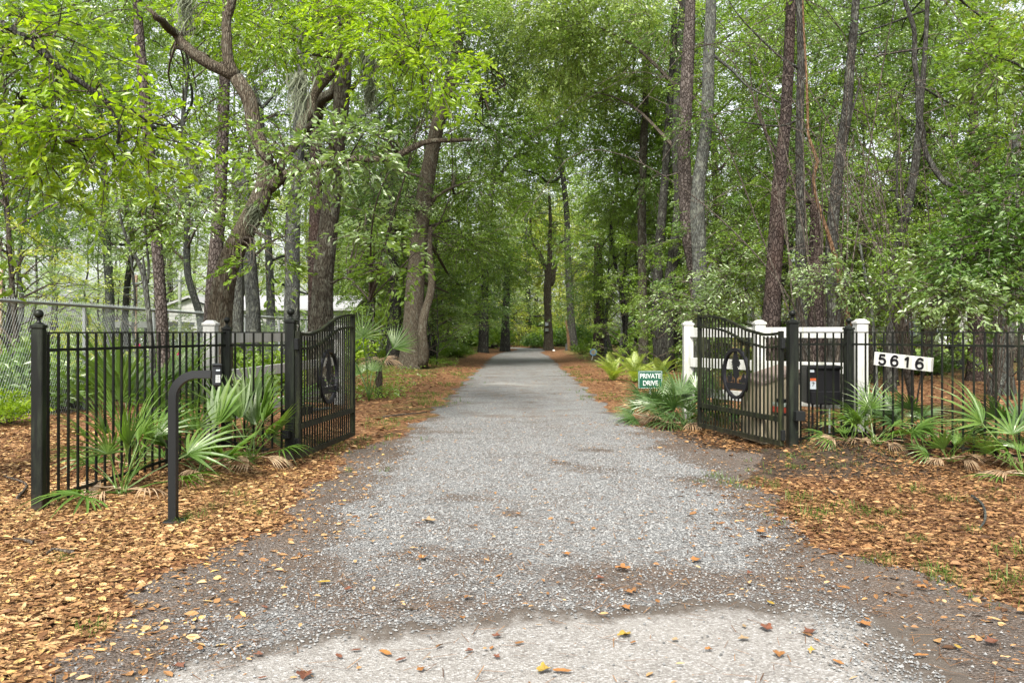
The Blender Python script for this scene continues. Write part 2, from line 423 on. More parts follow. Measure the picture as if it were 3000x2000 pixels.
def drive_mat():
    m, nt, out = mat('gravel_drive'); n = N(nt)
    co = n.coord((1, 1, 1), 'World')
    v1 = n.new('ShaderNodeTexVoronoi'); v1.inputs['Scale'].default_value = 66; n.l(co, v1.inputs['Vector'])
    v2 = n.new('ShaderNodeTexVoronoi'); v2.inputs['Scale'].default_value = 110; n.l(co, v2.inputs['Vector'])
    s1 = n.new('ShaderNodeSeparateColor'); n.l(v1.outputs['Color'], s1.inputs[0])
    s2 = n.new('ShaderNodeSeparateColor'); n.l(v2.outputs['Color'], s2.inputs[0])
    stone = n.ramp(s1.outputs[0], [(0, (.10, .10, .097)), (.45, (.19, .193, .19)), (.8, (.265, .27, .263)), (1, (.36, .355, .34))])
    stone = n.mix(n.ramp(v1.outputs['Distance'], [(.35, (0, 0, 0)), (.75, (.440, .440, .440))]), stone, (.048, .044, .040))
    dirt = n.ramp(n.noise(co, 14, 7, .75), [(.3, (.046, .034, .026)), (.52, (.098, .074, .057)), (.75, (.17, .135, .105))])
    grit = n.ramp(s2.outputs[0], [(.0, (.024, .021, .018)), (.6, (.096, .084, .072)), (.86, (.208, .200, .192)), (1, (.336, .328, .320))])
    dirt = n.mix(.38, dirt, grit)
    f = n.math('ADD', n.attr('gravel'), n.math('MULTIPLY', n.math('SUBTRACT', n.noise(co, 1.6, 8, .72), .5), 1.25))
    c = n.mix(n.ramp(f, [(.35, (0, 0, 0)), (.62, (1, 1, 1))]), dirt, stone)
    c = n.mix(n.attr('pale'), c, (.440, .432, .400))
    brown = n.ramp(n.noise(co, 1.1, 7, .75), [(.48, (0, 0, 0)), (.64, (.62, .62, .62))])
    c = n.mix(brown, c, (.105, .074, .052))
    c = n.mix(.55, c, n.ramp(n.noise(co, .45, 5, .65), [(.3, (.36, .36, .36)), (.7, (.66, .66, .66))]), 'OVERLAY')
    needles_ = n.ramp(n.noise(co, 7, 6, .8), [(.58, (0, 0, 0)), (.66, (.45, .45, .45))]); c = n.mix(needles_, c, (.17, .095, .05))
    h = n.math('ADD', n.math('MULTIPLY', v1.outputs['Distance'], -1.0), n.math('MULTIPLY', v2.outputs['Distance'], -.4))
    n.pbr(out, c, .85, n.bump(h, .8, .02), spec=.2); return m
M['drive'] = drive_mat()

def asphalt_mat():
    m, nt, out = mat('pale_asphalt'); n = N(nt)
    co = n.coord((1, 1, 1), 'World')
    v1 = n.new('ShaderNodeTexVoronoi'); v1.inputs['Scale'].default_value = 95; n.l(co, v1.inputs['Vector'])
    s1 = n.new('ShaderNodeSeparateColor'); n.l(v1.outputs['Color'], s1.inputs[0])
    c = n.ramp(s1.outputs[0], [(0, (.128, .117, .107)), (.35, (.203, .192, .176)), (.75, (.250, .240, .224)), (1, (.363, .357, .347))])
    c = n.mix(n.ramp(v1.outputs['Distance'], [(.3, (0, 0, 0)), (.8, (.320, .320, .320))]), c, (.133, .123, .107))
    c = n.mix(n.ramp(n.noise(co, 1.4, 6, .7), [(.38, (0, 0, 0)), (.72, (.320, .320, .320))]), c, (.298, .283, .256))
    fade = n.math('ADD', n.attr('edge'), n.math('MULTIPLY', n.math('SUBTRACT', n.noise(co, 2.6, 8, .78), .5), 2.1))
    c = n.mix(n.ramp(fade, [(.30, (0, 0, 0)), (.8, (1, 1, 1))]), c, (.080, .066, .053))
    n.pbr(out, c, .8, n.bump(n.math('ADD', v1.outputs['Distance'], n.noise(co, 180, 2)), .6, .008), spec=.25); return m
M['asphalt'] = asphalt_mat()

def simple_noise_mat(name, c0, c1, sc, rough=.9):
    m, nt, out = mat(name); n = N(nt); co = n.coord((1, 1, 1), 'World'); a = n.noise(co, sc, 6, .7)
    n.pbr(out, n.ramp(a, [(.3, c0), (.7, c1)]), rough, n.bump(a, .5, .02), spec=.1); return m
M['lawn'] = simple_noise_mat('lawn', (.10, .17, .03), (.24, .33, .08), 3)
def stone_mat():
    m, nt, out = mat('gravel_stone'); n = N(nt)
    n.pbr(out, n.ramp(n.attr('v'), [(0, (.075, .074, .07)), (.3, (.13, .132, .13)), (.7, (.195, .198, .194)), (.95, (.255, .256, .247)), (1, (.33, .32, .30))]), .75, spec=.3); return m
M['stone'] = stone_mat()

# ------------------------------------------------------------------ ground, drive, pavement
def grid(xs, ys, zf):
    X, Y = np.meshgrid(xs, ys); Z = zf(X, Y)
    V = np.stack([X, Y, Z], -1).reshape(-1, 3); a, b = len(ys), len(xs)
    i = np.arange((a - 1) * b).reshape(a - 1, b)[:, :-1].ravel()
    return V, np.stack([i, i + 1, i + b + 1, i + b], 1)

def varsteps(stops):
    out = []
    for (a, b, s) in stops: out += list(np.arange(a, b - 1e-6, s))
    out.append(stops[-1][1]); return np.array(out)

def left_edge(y):
    y = np.asarray(y, float)
    e = np.interp(y, [0, 3, 4.3, 5.5, 6.6, 8, 9.5, 12, 14, 25], [-2.1, -2.05, -1.95, -1.95, -1.75, -1.75, -1.95, -1.5, -1.4, -1.35])
    return (e - .28) * (1 - .3 * sm(45, 69, y)) + cx(y) + .10 * np.sin(y * 2.3) + .06 * np.sin(y * 6.1 + 1) + .035 * np.sin(y * 14.7)
def right_edge(y):
    y = np.asarray(y, float)
    e = np.interp(y, [0, 3.4, 4.3, 5.2, 6.4, 8, 9.5, 11, 13, 16, 25], [3.6, 3.0, 2.6, 2.25, 2.05, 2.3, 2.75, 2.35, 1.95, 1.78, 1.9])
    return (e - .28) * (1 - .3 * sm(45, 69, y)) + cx(y) + .09 * np.sin(y * 2.6 + 2) + .06 * np.sin(y * 5.3) + .03 * np.sin(y * 13.1)

def gravel_density(x, y):
    c = cx(y) - .28
    l = np.interp(y, [4.2, 5.2, 6.5, 8, 12, 25], [-1.3, -1.2, -1.2, -1.15, -1.2, -1.25]) + c
    r = np.interp(y, [4.2, 5.2, 6.5, 8, 12, 25], [1.4, 1.55, 1.75, 1.7, 1.75, 1.8]) + c
    w1 = .22 * wob(x, y, 2.6, 1.5) + .12 * wob(x, y, 6.3, 3); d = sm(l - .5, l + .35, x + w1) * (1 - sm(r - .35, r + .5, x + w1))
    d = d * (.48 + .52 * sm(4.6, 6.0, y + .25 * wob(x, y, 1.8)))
    d = d * (1 - .55 * sm(.3, .85, wob(x * .8, y * 1.3, 2.1, 4)))
    return d

SOILP = [(1180, 1175, .2, .13), (1290, 1062, .22, .12), (1380, 1032, .3, .14), (700, 1195, .35, .2), (960, 1270, .4, .10), (1120, 1280, .35, .09), (1750, 1330, .5, .12), (1000, 1385, .45, .08), (1560, 1340, .5, .09), (620, 1260, .4, .15), (1190, 1180, .1, .05), (820, 1230, .3, .1)]
def soil_patch(x, y):
    x = np.asarray(x, float); y = np.asarray(y, float); m = np.zeros(np.broadcast(x, y).shape)
    for px, py, rx, ry in SOILP:
        d = FP * EYE / (py - 762); X0 = PX(px, d); m = np.maximum(m, (1.35 if px in (1180, 1290, 1380, 700) else .8) * np.exp(-(((x - X0 + .1 * wob(x, y, 5, px)) / rx) ** 2 + ((y - d + .1 * wob(x, y, 4, py)) / (ry * 1.8)) ** 2)))
    return np.clip(m, 0, 1.2)
def far_mask_left(x, y): return sm(7.3, 9, -x) * sm(13, 20, y)
xs = varsteps([(-160, -20, 10), (-20, -8, .6), (-8, 8, .14), (8, 22, .7), (22, 160, 10)])
ys = varsteps([(-20, 2, 1.5), (2, 14, .14), (14, 30, .5), (30, 80, 2), (80, 300, 15)])
V, F = grid(xs, ys, lambda x, y: H(x, y) - .004)
x, y = V[:, 0], V[:, 1]
lit = np.clip(.85 - .5 * sm(1.0, 2.2, x) * (1 - sm(4.2, 5.2, x)) * sm(7.5, 8.5, y) * (1 - sm(12.5, 15, y)) - .4 * (1 - sm(1.0, 3.2, -x)) * sm(7, 8.5, y) * (1 - sm(11, 14, y)) * (x < .3), 0, 1) - .5 * far_mask_left(x, y)
green = .12 + .62 * far_mask_left(x, y) + .45 * sm(15, 30, y) * sm(2, 3.2, np.abs(x - cx(y))) + .35 * sm(11.5, 13, y) * (1 - sm(17, 20, y)) * (1 - sm(2.2, 3.0, -x)) * (x < 0)
link('ground', np_mesh('ground', V, F, M['ground'], {'litter': lit, 'green': green}, True), kind='structure')

yy = varsteps([(1.0, 14, .09), (14, 30, .3), (30, 95, 1.0)])
us = np.linspace(0, 1, 41)
Yg, U = np.meshgrid(yy, us, indexing='ij')
Xg = left_edge(Yg) * (1 - U) + right_edge(Yg) * U
Zg = H(Xg, Yg) + .006 - .012 * (np.abs(U - .5) > .49)
Vd = np.stack([Xg, Yg, Zg], -1).reshape(-1, 3); b = len(us)
i = np.arange((len(yy) - 1) * b).reshape(len(yy) - 1, b)[:, :-1].ravel()
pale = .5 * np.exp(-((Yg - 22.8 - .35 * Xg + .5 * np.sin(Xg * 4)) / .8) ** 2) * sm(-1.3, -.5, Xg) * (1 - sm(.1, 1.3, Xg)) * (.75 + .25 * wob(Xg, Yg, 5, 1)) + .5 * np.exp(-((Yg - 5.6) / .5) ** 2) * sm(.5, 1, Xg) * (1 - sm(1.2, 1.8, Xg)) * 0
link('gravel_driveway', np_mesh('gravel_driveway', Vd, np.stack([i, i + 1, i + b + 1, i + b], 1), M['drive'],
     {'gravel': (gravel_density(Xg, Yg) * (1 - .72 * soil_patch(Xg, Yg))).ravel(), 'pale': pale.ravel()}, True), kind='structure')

# pale pavement: irregular outline
def pave_top(x):
    return np.interp(x, [-1.62, -1.3, -.9, -.54, 0, .73, 1.38, 1.65, 1.9], [3.3, 3.72, 3.95, 4.12, 4.28, 4.40, 4.47, 4.36, 4.0]) + .05 * np.sin(x * 7.3 + 1) + .03 * np.sin(x * 23) + .016 * np.sin(x * 61) + .010 * np.sin(x * 113)
xs = np.linspace(-1.62, 1.9, 280)
rows = np.linspace(0, 1, 30)
Xp, Rr = np.meshgrid(xs, rows)
xl = Xp * 1.0
Yp = 1.0 + (pave_top(Xp) - 1.0) * Rr
Xp = Xp + (.05 * np.sin(Yp * 5) + .02 * np.sin(Yp * 13)) * sm(.9, 1.3, np.abs(Xp))
Zp = H(Xp, Yp) + .010
edge = np.maximum(sm(.86, 1.02, Rr), np.maximum(1 - sm(-1.68, -1.1, xl), sm(1.2, 1.95, xl)))
b = len(xs); i = np.arange((len(rows) - 1) * b).reshape(len(rows) - 1, b)[:, :-1].ravel()
link('pavement', np_mesh('pavement', np.stack([Xp, Yp, Zp], -1).reshape(-1, 3), np.stack([i, i + 1, i + b + 1, i + b], 1), M['asphalt'], {'edge': edge.ravel()}, True), kind='structure')

# lawns in the far yards
V, F = grid(np.linspace(17, 70, 30), np.linspace(46, 64, 12), lambda x, y: H(x, y) + .02)
link('lawn', np_mesh('lawn', V, F, M['lawn'], smooth=True), kind='structure')
V, F = grid(np.linspace(-70, -9.5, 30), np.linspace(24, 70, 20), lambda x, y: H(x, y) + .02)
link('lawn', np_mesh('lawn', V, F, M['lawn'], smooth=True), kind='structure')

# ------------------------------------------------------------------ loose gravel stones (one stuff mesh)
def scatter(n, x0, x1, y0, y1, dens, power=1.0, seed=0):
    r = np.random.default_rng(seed)
    y = y0 + (y1 - y0) * r.random(n) ** power; x = x0 + (x1 - x0) * r.random(n)
    k = (r.random(n) < dens(x, y)) & (np.abs(x) < .64 * y + .5)
    return x[k], y[k], r
def in_pave(x, y): return (y < pave_top(x)) & (x > -1.5) & (x < 1.75)
def stones():
    x, y, r = scatter(330000, -2.2, 3.0, 3.1, 14, lambda x, y: np.where(in_pave(x, y), .012 + .25 * sm(-.35, .02, y - pave_top(x)) ** 2 + .35 * sm(1.2, 1.6, x), .03 + .97 * gravel_density(x, y) * (1 - .7 * soil_patch(x, y))) * ((x > left_edge(y)) & (x < right_edge(y))) * (1 - .6 * sm(8, 14, y)) , 1.25, 11)
    n = len(x); sz = .0028 + .0062 * r.random(n) ** 2.2
    oc = np.array([(1, 0, 0), (0, 1, 0), (-1, 0, 0), (0, -1, 0), (0, 0, 1), (0, 0, -.6)], float)
    V = oc[None] * (1 + .45 * (r.random((n, 6, 3)) - .5)) + .25 * (r.random((n, 6, 3)) - .5)
    V = V * sz[:, None, None] * np.stack([1 + .5 * r.random(n), .8 + .3 * r.random(n), .65 + .3 * r.random(n)], 1)[:, None]
    a = r.random(n) * 6.283; c, s = np.cos(a), np.sin(a)
    X = V[..., 0] * c[:, None] - V[..., 1] * s[:, None]; Y = V[..., 0] * s[:, None] + V[..., 1] * c[:, None]
    z = H(x, y) + .008 + .3 * sz + np.where(in_pave(x, y), .006, 0)
    V = np.stack([X + x[:, None], Y + y[:, None], V[..., 2] + z[:, None]], -1).reshape(-1, 3)
    f = np.array([(0, 1, 4), (1, 2, 4), (2, 3, 4), (3, 0, 4), (1, 0, 5), (2, 1, 5), (3, 2, 5), (0, 3, 5)])
    F = (np.arange(n)[:, None, None] * 6 + f[None]).reshape(-1, 3)
    v = np.repeat(r.random(n), 6)
    link('gravel_stones', np_mesh('gravel_stones', V, F, M['stone'], {'v': v}), kind='stuff')
stones()

# ------------------------------------------------------------------ leaves
def leaf_arrays(Pn, T, Nn, L, W, v, fold=.25, detail=False, droop=.0):
    T = nrm(T); B = nrm(np.cross(T, Nn)); Nn = np.cross(B, T)
    L = L[:, None]; W = W[:, None]
    if detail:
        pts = [Pn, Pn + T * L * .27 + B * W * .44 + Nn * W * fold * .7, Pn + T * L * .60 + B * W * .46 + Nn * W * (fold - droop),
               Pn + T * L - Nn * L * droop, Pn + T * L * .60 - B * W * .46 + Nn * W * (fold - droop), Pn + T * L * .27 - B * W * .44 + Nn * W * fold * .7]
        V = np.stack(pts, 1).reshape(-1, 3); k = np.arange(len(Pn))[:, None] * 6
        F = np.concatenate([k + np.array([[0, 1, 2, 3]]), k + np.array([[0, 3, 4, 5]])])
        return V, F, np.repeat(v, 6)
    pts = [Pn, Pn + T * L * .5 + B * W * .5 + Nn * W * fold, Pn + T * L, Pn + T * L * .5 - B * W * .5 + Nn * W * fold]
    V = np.stack(pts, 1).reshape(-1, 3); k = np.arange(len(Pn))[:, None] * 4
    F = np.concatenate([k + np.array([[0, 1, 2]]), k + np.array([[0, 2, 3]])])
    return V, F, np.repeat(v, 4)

def sprays(C, D, n, Ls, L, r, wr=.42, spread=.75, flat=.8, detail=False, vb=None, droop=.25):
    """C (m,3) starts, D (m,3) directions; n leaves on each; Ls spray length, L leaf length"""
    m = len(C); D = nrm(D)
    S = nrm(np.cross(D, np.array([0, 0, 1.0]) + .25 * (r.random((m, 3)) - .5)))
    s = r.random((m, n)) ** .8; side = (r.random((m, n)) - .5) * 2 * spread * (1.05 - .75 * s)
    Lm = (Ls * (.7 + .6 * r.random(m)))[:, None]
    pos = C[:, None] + D[:, None] * (s * Lm)[..., None] + S[:, None] * (side * Lm * .55)[..., None]
    pos[..., 2] += (r.random((m, n)) - .5) * Lm * .22 - droop * s ** 2 * Lm - .12 * np.abs(side) * Lm
    pos = pos.reshape(-1, 3)
    T = (D[:, None] * .55 + S[:, None] * np.sign(side)[..., None] * .7).reshape(-1, 3) + (r.random((m * n, 3)) - .5) * 1.1
    T[:, 2] -= .25
    Nn = np.array([0, 0, 1.0]) * flat + (r.random((m * n, 3)) - .5) * 1.5
    Lf = L * (.65 + .6 * r.random(m * n))
    vb = r.random(m) if vb is None else vb
    v = np.clip(.55 * np.repeat(vb, n) + .45 * r.random(m * n), 0, 1)
    return leaf_arrays(pos, T, Nn, Lf, Lf * wr * (.8 + .4 * r.random(m * n)), v, detail=detail)

def twigs_for(C, D, Ls, r, rad=.006):
    """thin 3-sided twigs along sprays"""
    m = len(C); D = nrm(D); S = nrm(np.cross(D, np.array([0, 0, 1.0]))); U = np.cross(S, D)
    E = C + D * Ls * .85; E[:, 2] -= np.ravel(.2 * Ls)
    A = []
    for cc, k in ((C, 1.0), (E, .3)):
        for a in (0, 2.09, 4.19): A.append(cc + (S * math.cos(a) + U * math.sin(a)) * rad * k)
    V = np.stack(A, 1).reshape(-1, 3); k = np.arange(m)[:, None] * 6
    F = np.concatenate([k + np.array([[i, (i + 1) % 3, (i + 1) % 3 + 3, i + 3]]) for i in range(3)])
    return V, F

def join(parts):
    Vs = []; Fs = {}; vs = []; n = 0
    for V, F, v in parts:
        Vs.append(V); vs.append(v); Fs.setdefault(F.shape[1], []).append(F + n); n += len(V)
    return np.concatenate(Vs), [np.concatenate(f) for f in Fs.values()], np.concatenate(vs)

# ------------------------------------------------------------------ leaf litter
def litter_field(name, n, dens, x0, x1, y0, y1, size, power, seed, vmul=1.0, voff=0.0, zoff=.004):
    x, y, r = scatter(n, x0, x1, y0, y1, dens, power, seed)
    n = len(x); z = H(x, y) + zoff + .012 * r.random(n)
    a = r.random(n) * 6.283
    T = np.stack([np.cos(a), np.sin(a), (r.random(n) - .4) * .42], 1)
    Nn = np.stack([(r.random(n) - .5) * .9, (r.random(n) - .5) * .9, np.ones(n)], 1)
    L = size * (.28 + 1.15 * r.random(n) ** 1.9); v = np.clip(voff + vmul * r.random(n), 0, 1)
    V, F, vv = leaf_arrays(np.stack([x, y, z], 1), T, Nn, L, L * (.22 + .4 * r.random(n)), v, fold=.04 + .24 * r.random((n, 1)) ** 2, detail=True, droop=.08)
    link(name, np_mesh(name, V, F, M['litter'], {'v': vv}), kind='stuff')
def needles(n, x0, x1, y0, y1, dens, seed):
    x, y, r = scatter(n, x0, x1, y0, y1, dens, 1.3, seed); n = len(x); a = r.random(n) * 6.283; L = .05 + .09 * r.random(n); wd = .0009 + .0012 * r.random(n)
    d = np.stack([np.cos(a), np.sin(a)], 1); b_ = np.stack([-d[:, 1], d[:, 0]], 1); z = H(x, y) + .016 + .014 * r.random(n); c = np.stack([x, y], 1)
    z1 = z + (r.random(n) - .5) * .02
    V = np.stack([np.column_stack([c - b_ * wd[:, None], z]), np.column_stack([c + b_ * wd[:, None], z]), np.column_stack([c + d * L[:, None] + b_ * wd[:, None], z1]), np.column_stack([c + d * L[:, None] - b_ * wd[:, None], z1])], 1).reshape(-1, 3)
    F = np.arange(n)[:, None] * 4 + np.array([[0, 1, 2, 3]])
    link('pine_needles', np_mesh('pine_needles', V, F, M['litter'], {'v': np.repeat(.05 + .5 * r.random(n), 4)}), kind='stuff')
off_l = lambda x, y: (1 - sm(-.45, .25, x - left_edge(y))) ** 1.3 + .10 * (1 - sm(.1, 1.0, x - left_edge(y)))
litter_field('leaf_litter', 190000, lambda x, y: off_l(x, y) * (1 - .65 * sm(6, 10, y)), -7.2, -.6, 2.9, 11, .052, 1.3, 21, .8, .24)
litter_field('leaf_litter', 160000, lambda x, y: (sm(-.3, .5, x - right_edge(y)) + .10 * sm(-1.1, -.2, x - right_edge(y))) * (1 - .5 * sm(8, 12, y)) * (1 - .8 * (1 - sm(9.2, 10.8, y)) * (1 - sm(.8, 2, x - right_edge(y)) ) * sm(7.5, 8.5, y)), 1.0, 8.5, 3.2, 13, .056, 1.2, 22, .8, .02)
litter_field('leaf_litter', 60000, lambda x, y: (off_l(x, y) * sm(1.5, 2.2, -x + cx(y)) + sm(0, .4, x - right_edge(y))) * (1 - .7 * far_mask_left(x, y)), -8, 22, 10, 34, .085, 1.4, 23, .75, .05)
litter_field('leaf_litter', 30000, lambda x, y: ((x > left_edge(y)) & (x < right_edge(y))) * np.where(in_pave(x, y), .05, .16 + .5 * soil_patch(x, y)), -2.5, 3.2, 3.2, 34, .036, 1.3, 24, .6, .35, .02)

needles(60000, -7, 8, 3, 14, lambda x, y: np.where((x > left_edge(y)) & (x < right_edge(y)), .25, 1.0) * (1 - .6 * in_pave(x, y)), 41)
# individually countable fallen leaves on the drive and pavement
def lobed_leaf(seed, L, lobes, curl):
    r = np.random.default_rng(seed); k = 22; pts = []
    for i in range(k):
        t = i / k * 2 * math.pi; rad = .5 * (1 + .25 * math.cos(lobes * t + r.random()) * (lobes > 2)) * (.85 + .3 * r.random())
        xx = math.cos(t) * rad * L * (1.0 if lobes < 3 else .9); yy_ = math.sin(t) * rad * L * (.42 if lobes < 3 else .72)
        pts.append((xx, yy_, curl * (abs(yy_) / L) ** 1.5 * L * 2.2 + .25 * curl * xx * math.sin(i)))
    pts = np.array(pts); pts[:, 2] += .004 - pts[:, 2].min() * .3
    V = np.vstack([pts, [[0, 0, .004]]]); F = [(i, (i + 1) % k, k) for i in range(k)]
    # a short stalk
    V = np.vstack([V, [(-.48 * L, .0015, .006), (-.48 * L, -.0015, .006), (-.72 * L, 0, .008)]]); F.append((k + 1, k + 2, k + 3))
    return V, np.array(F)
FL_COL = {'orange': (.357, .150, .035), 'yellow': (.415, .276, .035), 'red-brown': (.161, .049, .023), 'tan': (.317, .219, .115)}
for k_, c_ in FL_COL.items():
    M['fl_' + k_] = paint('fallen_' + k_.replace('-', '_'), c_, .6, tuple(q * .45 for q in c_), .7, spec=.2, streak=False)
fl_mesh = {}
for ci, cn in enumerate(FL_COL):
    for s_i in range(4):
        V, F = lobed_leaf(ci * 10 + s_i, .07 if s_i < 2 else .085, 2 if s_i < 2 else 5, .12 + .1 * s_i)
        fl_mesh[cn, s_i] = np_mesh('fallen_leaf', V, F, M['fl_' + cn])
rl = np.random.default_rng(77)
known = [(1435, 1462, 'yellow'), (1925, 1525, 'orange'), (1250, 1543, 'yellow'), (700, 1556, 'red-brown'), (885, 1503, 'orange'), (1790, 1507, 'orange'), (1860, 1455, 'red-brown'),
         (608, 1398, 'red-brown'), (2200, 1490, 'yellow'), (2115, 1510, 'orange'), (745, 1340, 'yellow'), (460, 1493, 'orange'), (1430, 1310, 'orange'), (1480, 955, 'yellow'), (1178, 960, 'yellow'),
         (2280, 1480, 'red-brown'), (1290, 1545, 'orange'), (985, 1200, 'tan'), (1510, 1385, 'orange'), (1600, 1290, 'orange')]
for i in range(110):
    if i < len(known): px, py, cn = known[i]
    else:
        py = 990 + 570 * rl.random() ** .8; px = 350 + 1800 * rl.random(); cn = ['orange', 'orange', 'tan', 'red-brown', 'yellow'][int(rl.random() * 4.4)]
    d = FP * EYE / (py - 762); x = PX(px, d)
    if i >= len(known) and not (float(left_edge(d)) < x < float(right_edge(d))): continue
    pv = bool(in_pave(x, d))
    o = link('fallen_leaf', fl_mesh[cn, int(rl.random() * 4)], None, (x, d, Hs(x, d) + (.02 if pv else .022)), (0, 0, rl.random() * 6.28), .42 + .5 * float(rl.random()) ** 1.5 + (.3 if i < len(known) else 0))
    tag(o, f'{cn} fallen leaf lying alone on the ' + ('pale pavement at the drive mouth' if pv else 'grey gravel of the drive'), 'leaf', 'fallen leaves scattered on the drive')

# ------------------------------------------------------------------ iron fences
def frame(dx, dy):
    """columns: local x along (dx,dy), local y to its left normal, z up"""
    l = math.hypot(dx, dy); dx /= l; dy /= l
    return Matrix(((dx, -dy, 0), (dy, dx, 0), (0, 0, 1)))

def iron_post(parent, x, y, wd, top, br, M3, mname='iron_post'):
    z0 = Hs(x, y) - .05
    p = MB().bbox((x, y, (z0 + top) / 2), (wd, wd, top - z0), .006, M3).build('post', M[mname], parent)
    q = MB(); q.bbox((x, y, top + .014), (wd * 1.16, wd * 1.16, .028), .004, M3)
    q.lathe([(wd * .52, 0), (wd * .38, .012), (wd * .22, .02), (wd * .17, .03), (wd * .17, .042), (wd * .24, .045), (wd * .24, .05)], (x, y, top + .028), 16)
    q.build('post_cap', M[mname], parent)
    b_ = MB().lathe([(0.001, -br)] + [(br * math.sin(a), -br * math.cos(a)) for a in np.linspace(.2, math.pi - .2, 9)] + [(0.001, br)], (x, y, top + .076 + br), 16)
    b_.build('ball_finial', M['iron'], parent, smooth=True)
    return p

def iron_run(parent, a, b_, wa, wb, zt=1.4, zm=1.255, spacing=.112, matn='iron'):
    a = Vector(a); b_ = Vector(b_); dirv = (b_ - a); Lr = dirv.length; M3 = frame(dirv.x, dirv.y); u = dirv / Lr
    p0 = a + u * wa; p1 = b_ - u * wb; ln = (p1 - p0).length; mid = (p0 + p1) / 2
    MB().box((mid.x, mid.y, zt - .006), (ln, .028, .013), M3).build('rail', M[matn], parent)
    MB().box((mid.x, mid.y, zm), (ln, .024, .024), M3).build('rail', M[matn], parent)
    za, zb = Hs(p0.x, p0.y) + .07, Hs(p1.x, p1.y) + .07
    q = MB().tube([(p0.x, p0.y, za), (p1.x, p1.y, zb)], .017, 4, square=True); q.build('rail', M[matn], parent)
    k = max(1, round(ln / spacing)); me = {}
    for i in range(k):
        t = (i + .5) / k; p = p0 + (p1 - p0) * t; zl = za + (zb - za) * t - .05
        hgt = round(zt - .013 - zl, 2)
        if hgt not in me: me[hgt] = MB().box((0, 0, -hgt / 2), (.0165, .0165, hgt), M3).mesh('picket', M[matn])
        link('picket', me[hgt], parent, (p.x - parent.location.x, p.y - parent.location.y, zt - .0135))

LP0, LP1, LP2 = (-3.71, 6.69), (-3.14, 9.4), (-2.385, 9.2)
fl = thing('iron_fence', 'black iron picket fence with ball-topped posts left of the drive', 'fence', (*LP0, 0))
m3 = frame(.57, 2.71)
iron_post(fl, *LP0, .086, 1.428, .036, frame(1, .12))
iron_post(fl, *LP1, .088, 1.42, .034, frame(1, .1))
iron_post(fl, *LP2, .104, 1.50, .04, frame(1, -.05))
iron_run(fl, LP0, LP1, .045, .045); iron_run(fl, LP1, LP2, .045, .053)
MB().bbox((LP2[0] - .02, LP2[1] - .105, .31), (.075, .08, .085), .004, frame(1, -.05)).build('junction_box', M['powder'], fl)

RP0, RP1 = (3.243, 9.87), (3.985, 10.1)
RPX = (RP1[0] + .62 * 3.4, RP1[1] - .785 * 3.4)
fr = thing('iron_fence', 'black iron picket fence right of the drive carrying the number board', 'fence', (*RP0, 0))
iron_post(fr, *RP0, .11, 1.497, .04, frame(1, .06))
iron_post(fr, *RP1, .09, 1.425, .033, frame(1, .15))
iron_post(fr, *RPX, .12, 1.43, .034, frame(1, -1))
iron_run(fr, RP0, RP1, .056, .046, spacing=.118)
iron_run(fr, RP1, RPX, .046, .06, spacing=.109)
MB().bbox((RP0[0] + .045, RP0[1] - .11, .44), (.11, .09, .11), .005, frame(1, .06)).build('junction_box', M['powder'], fr)

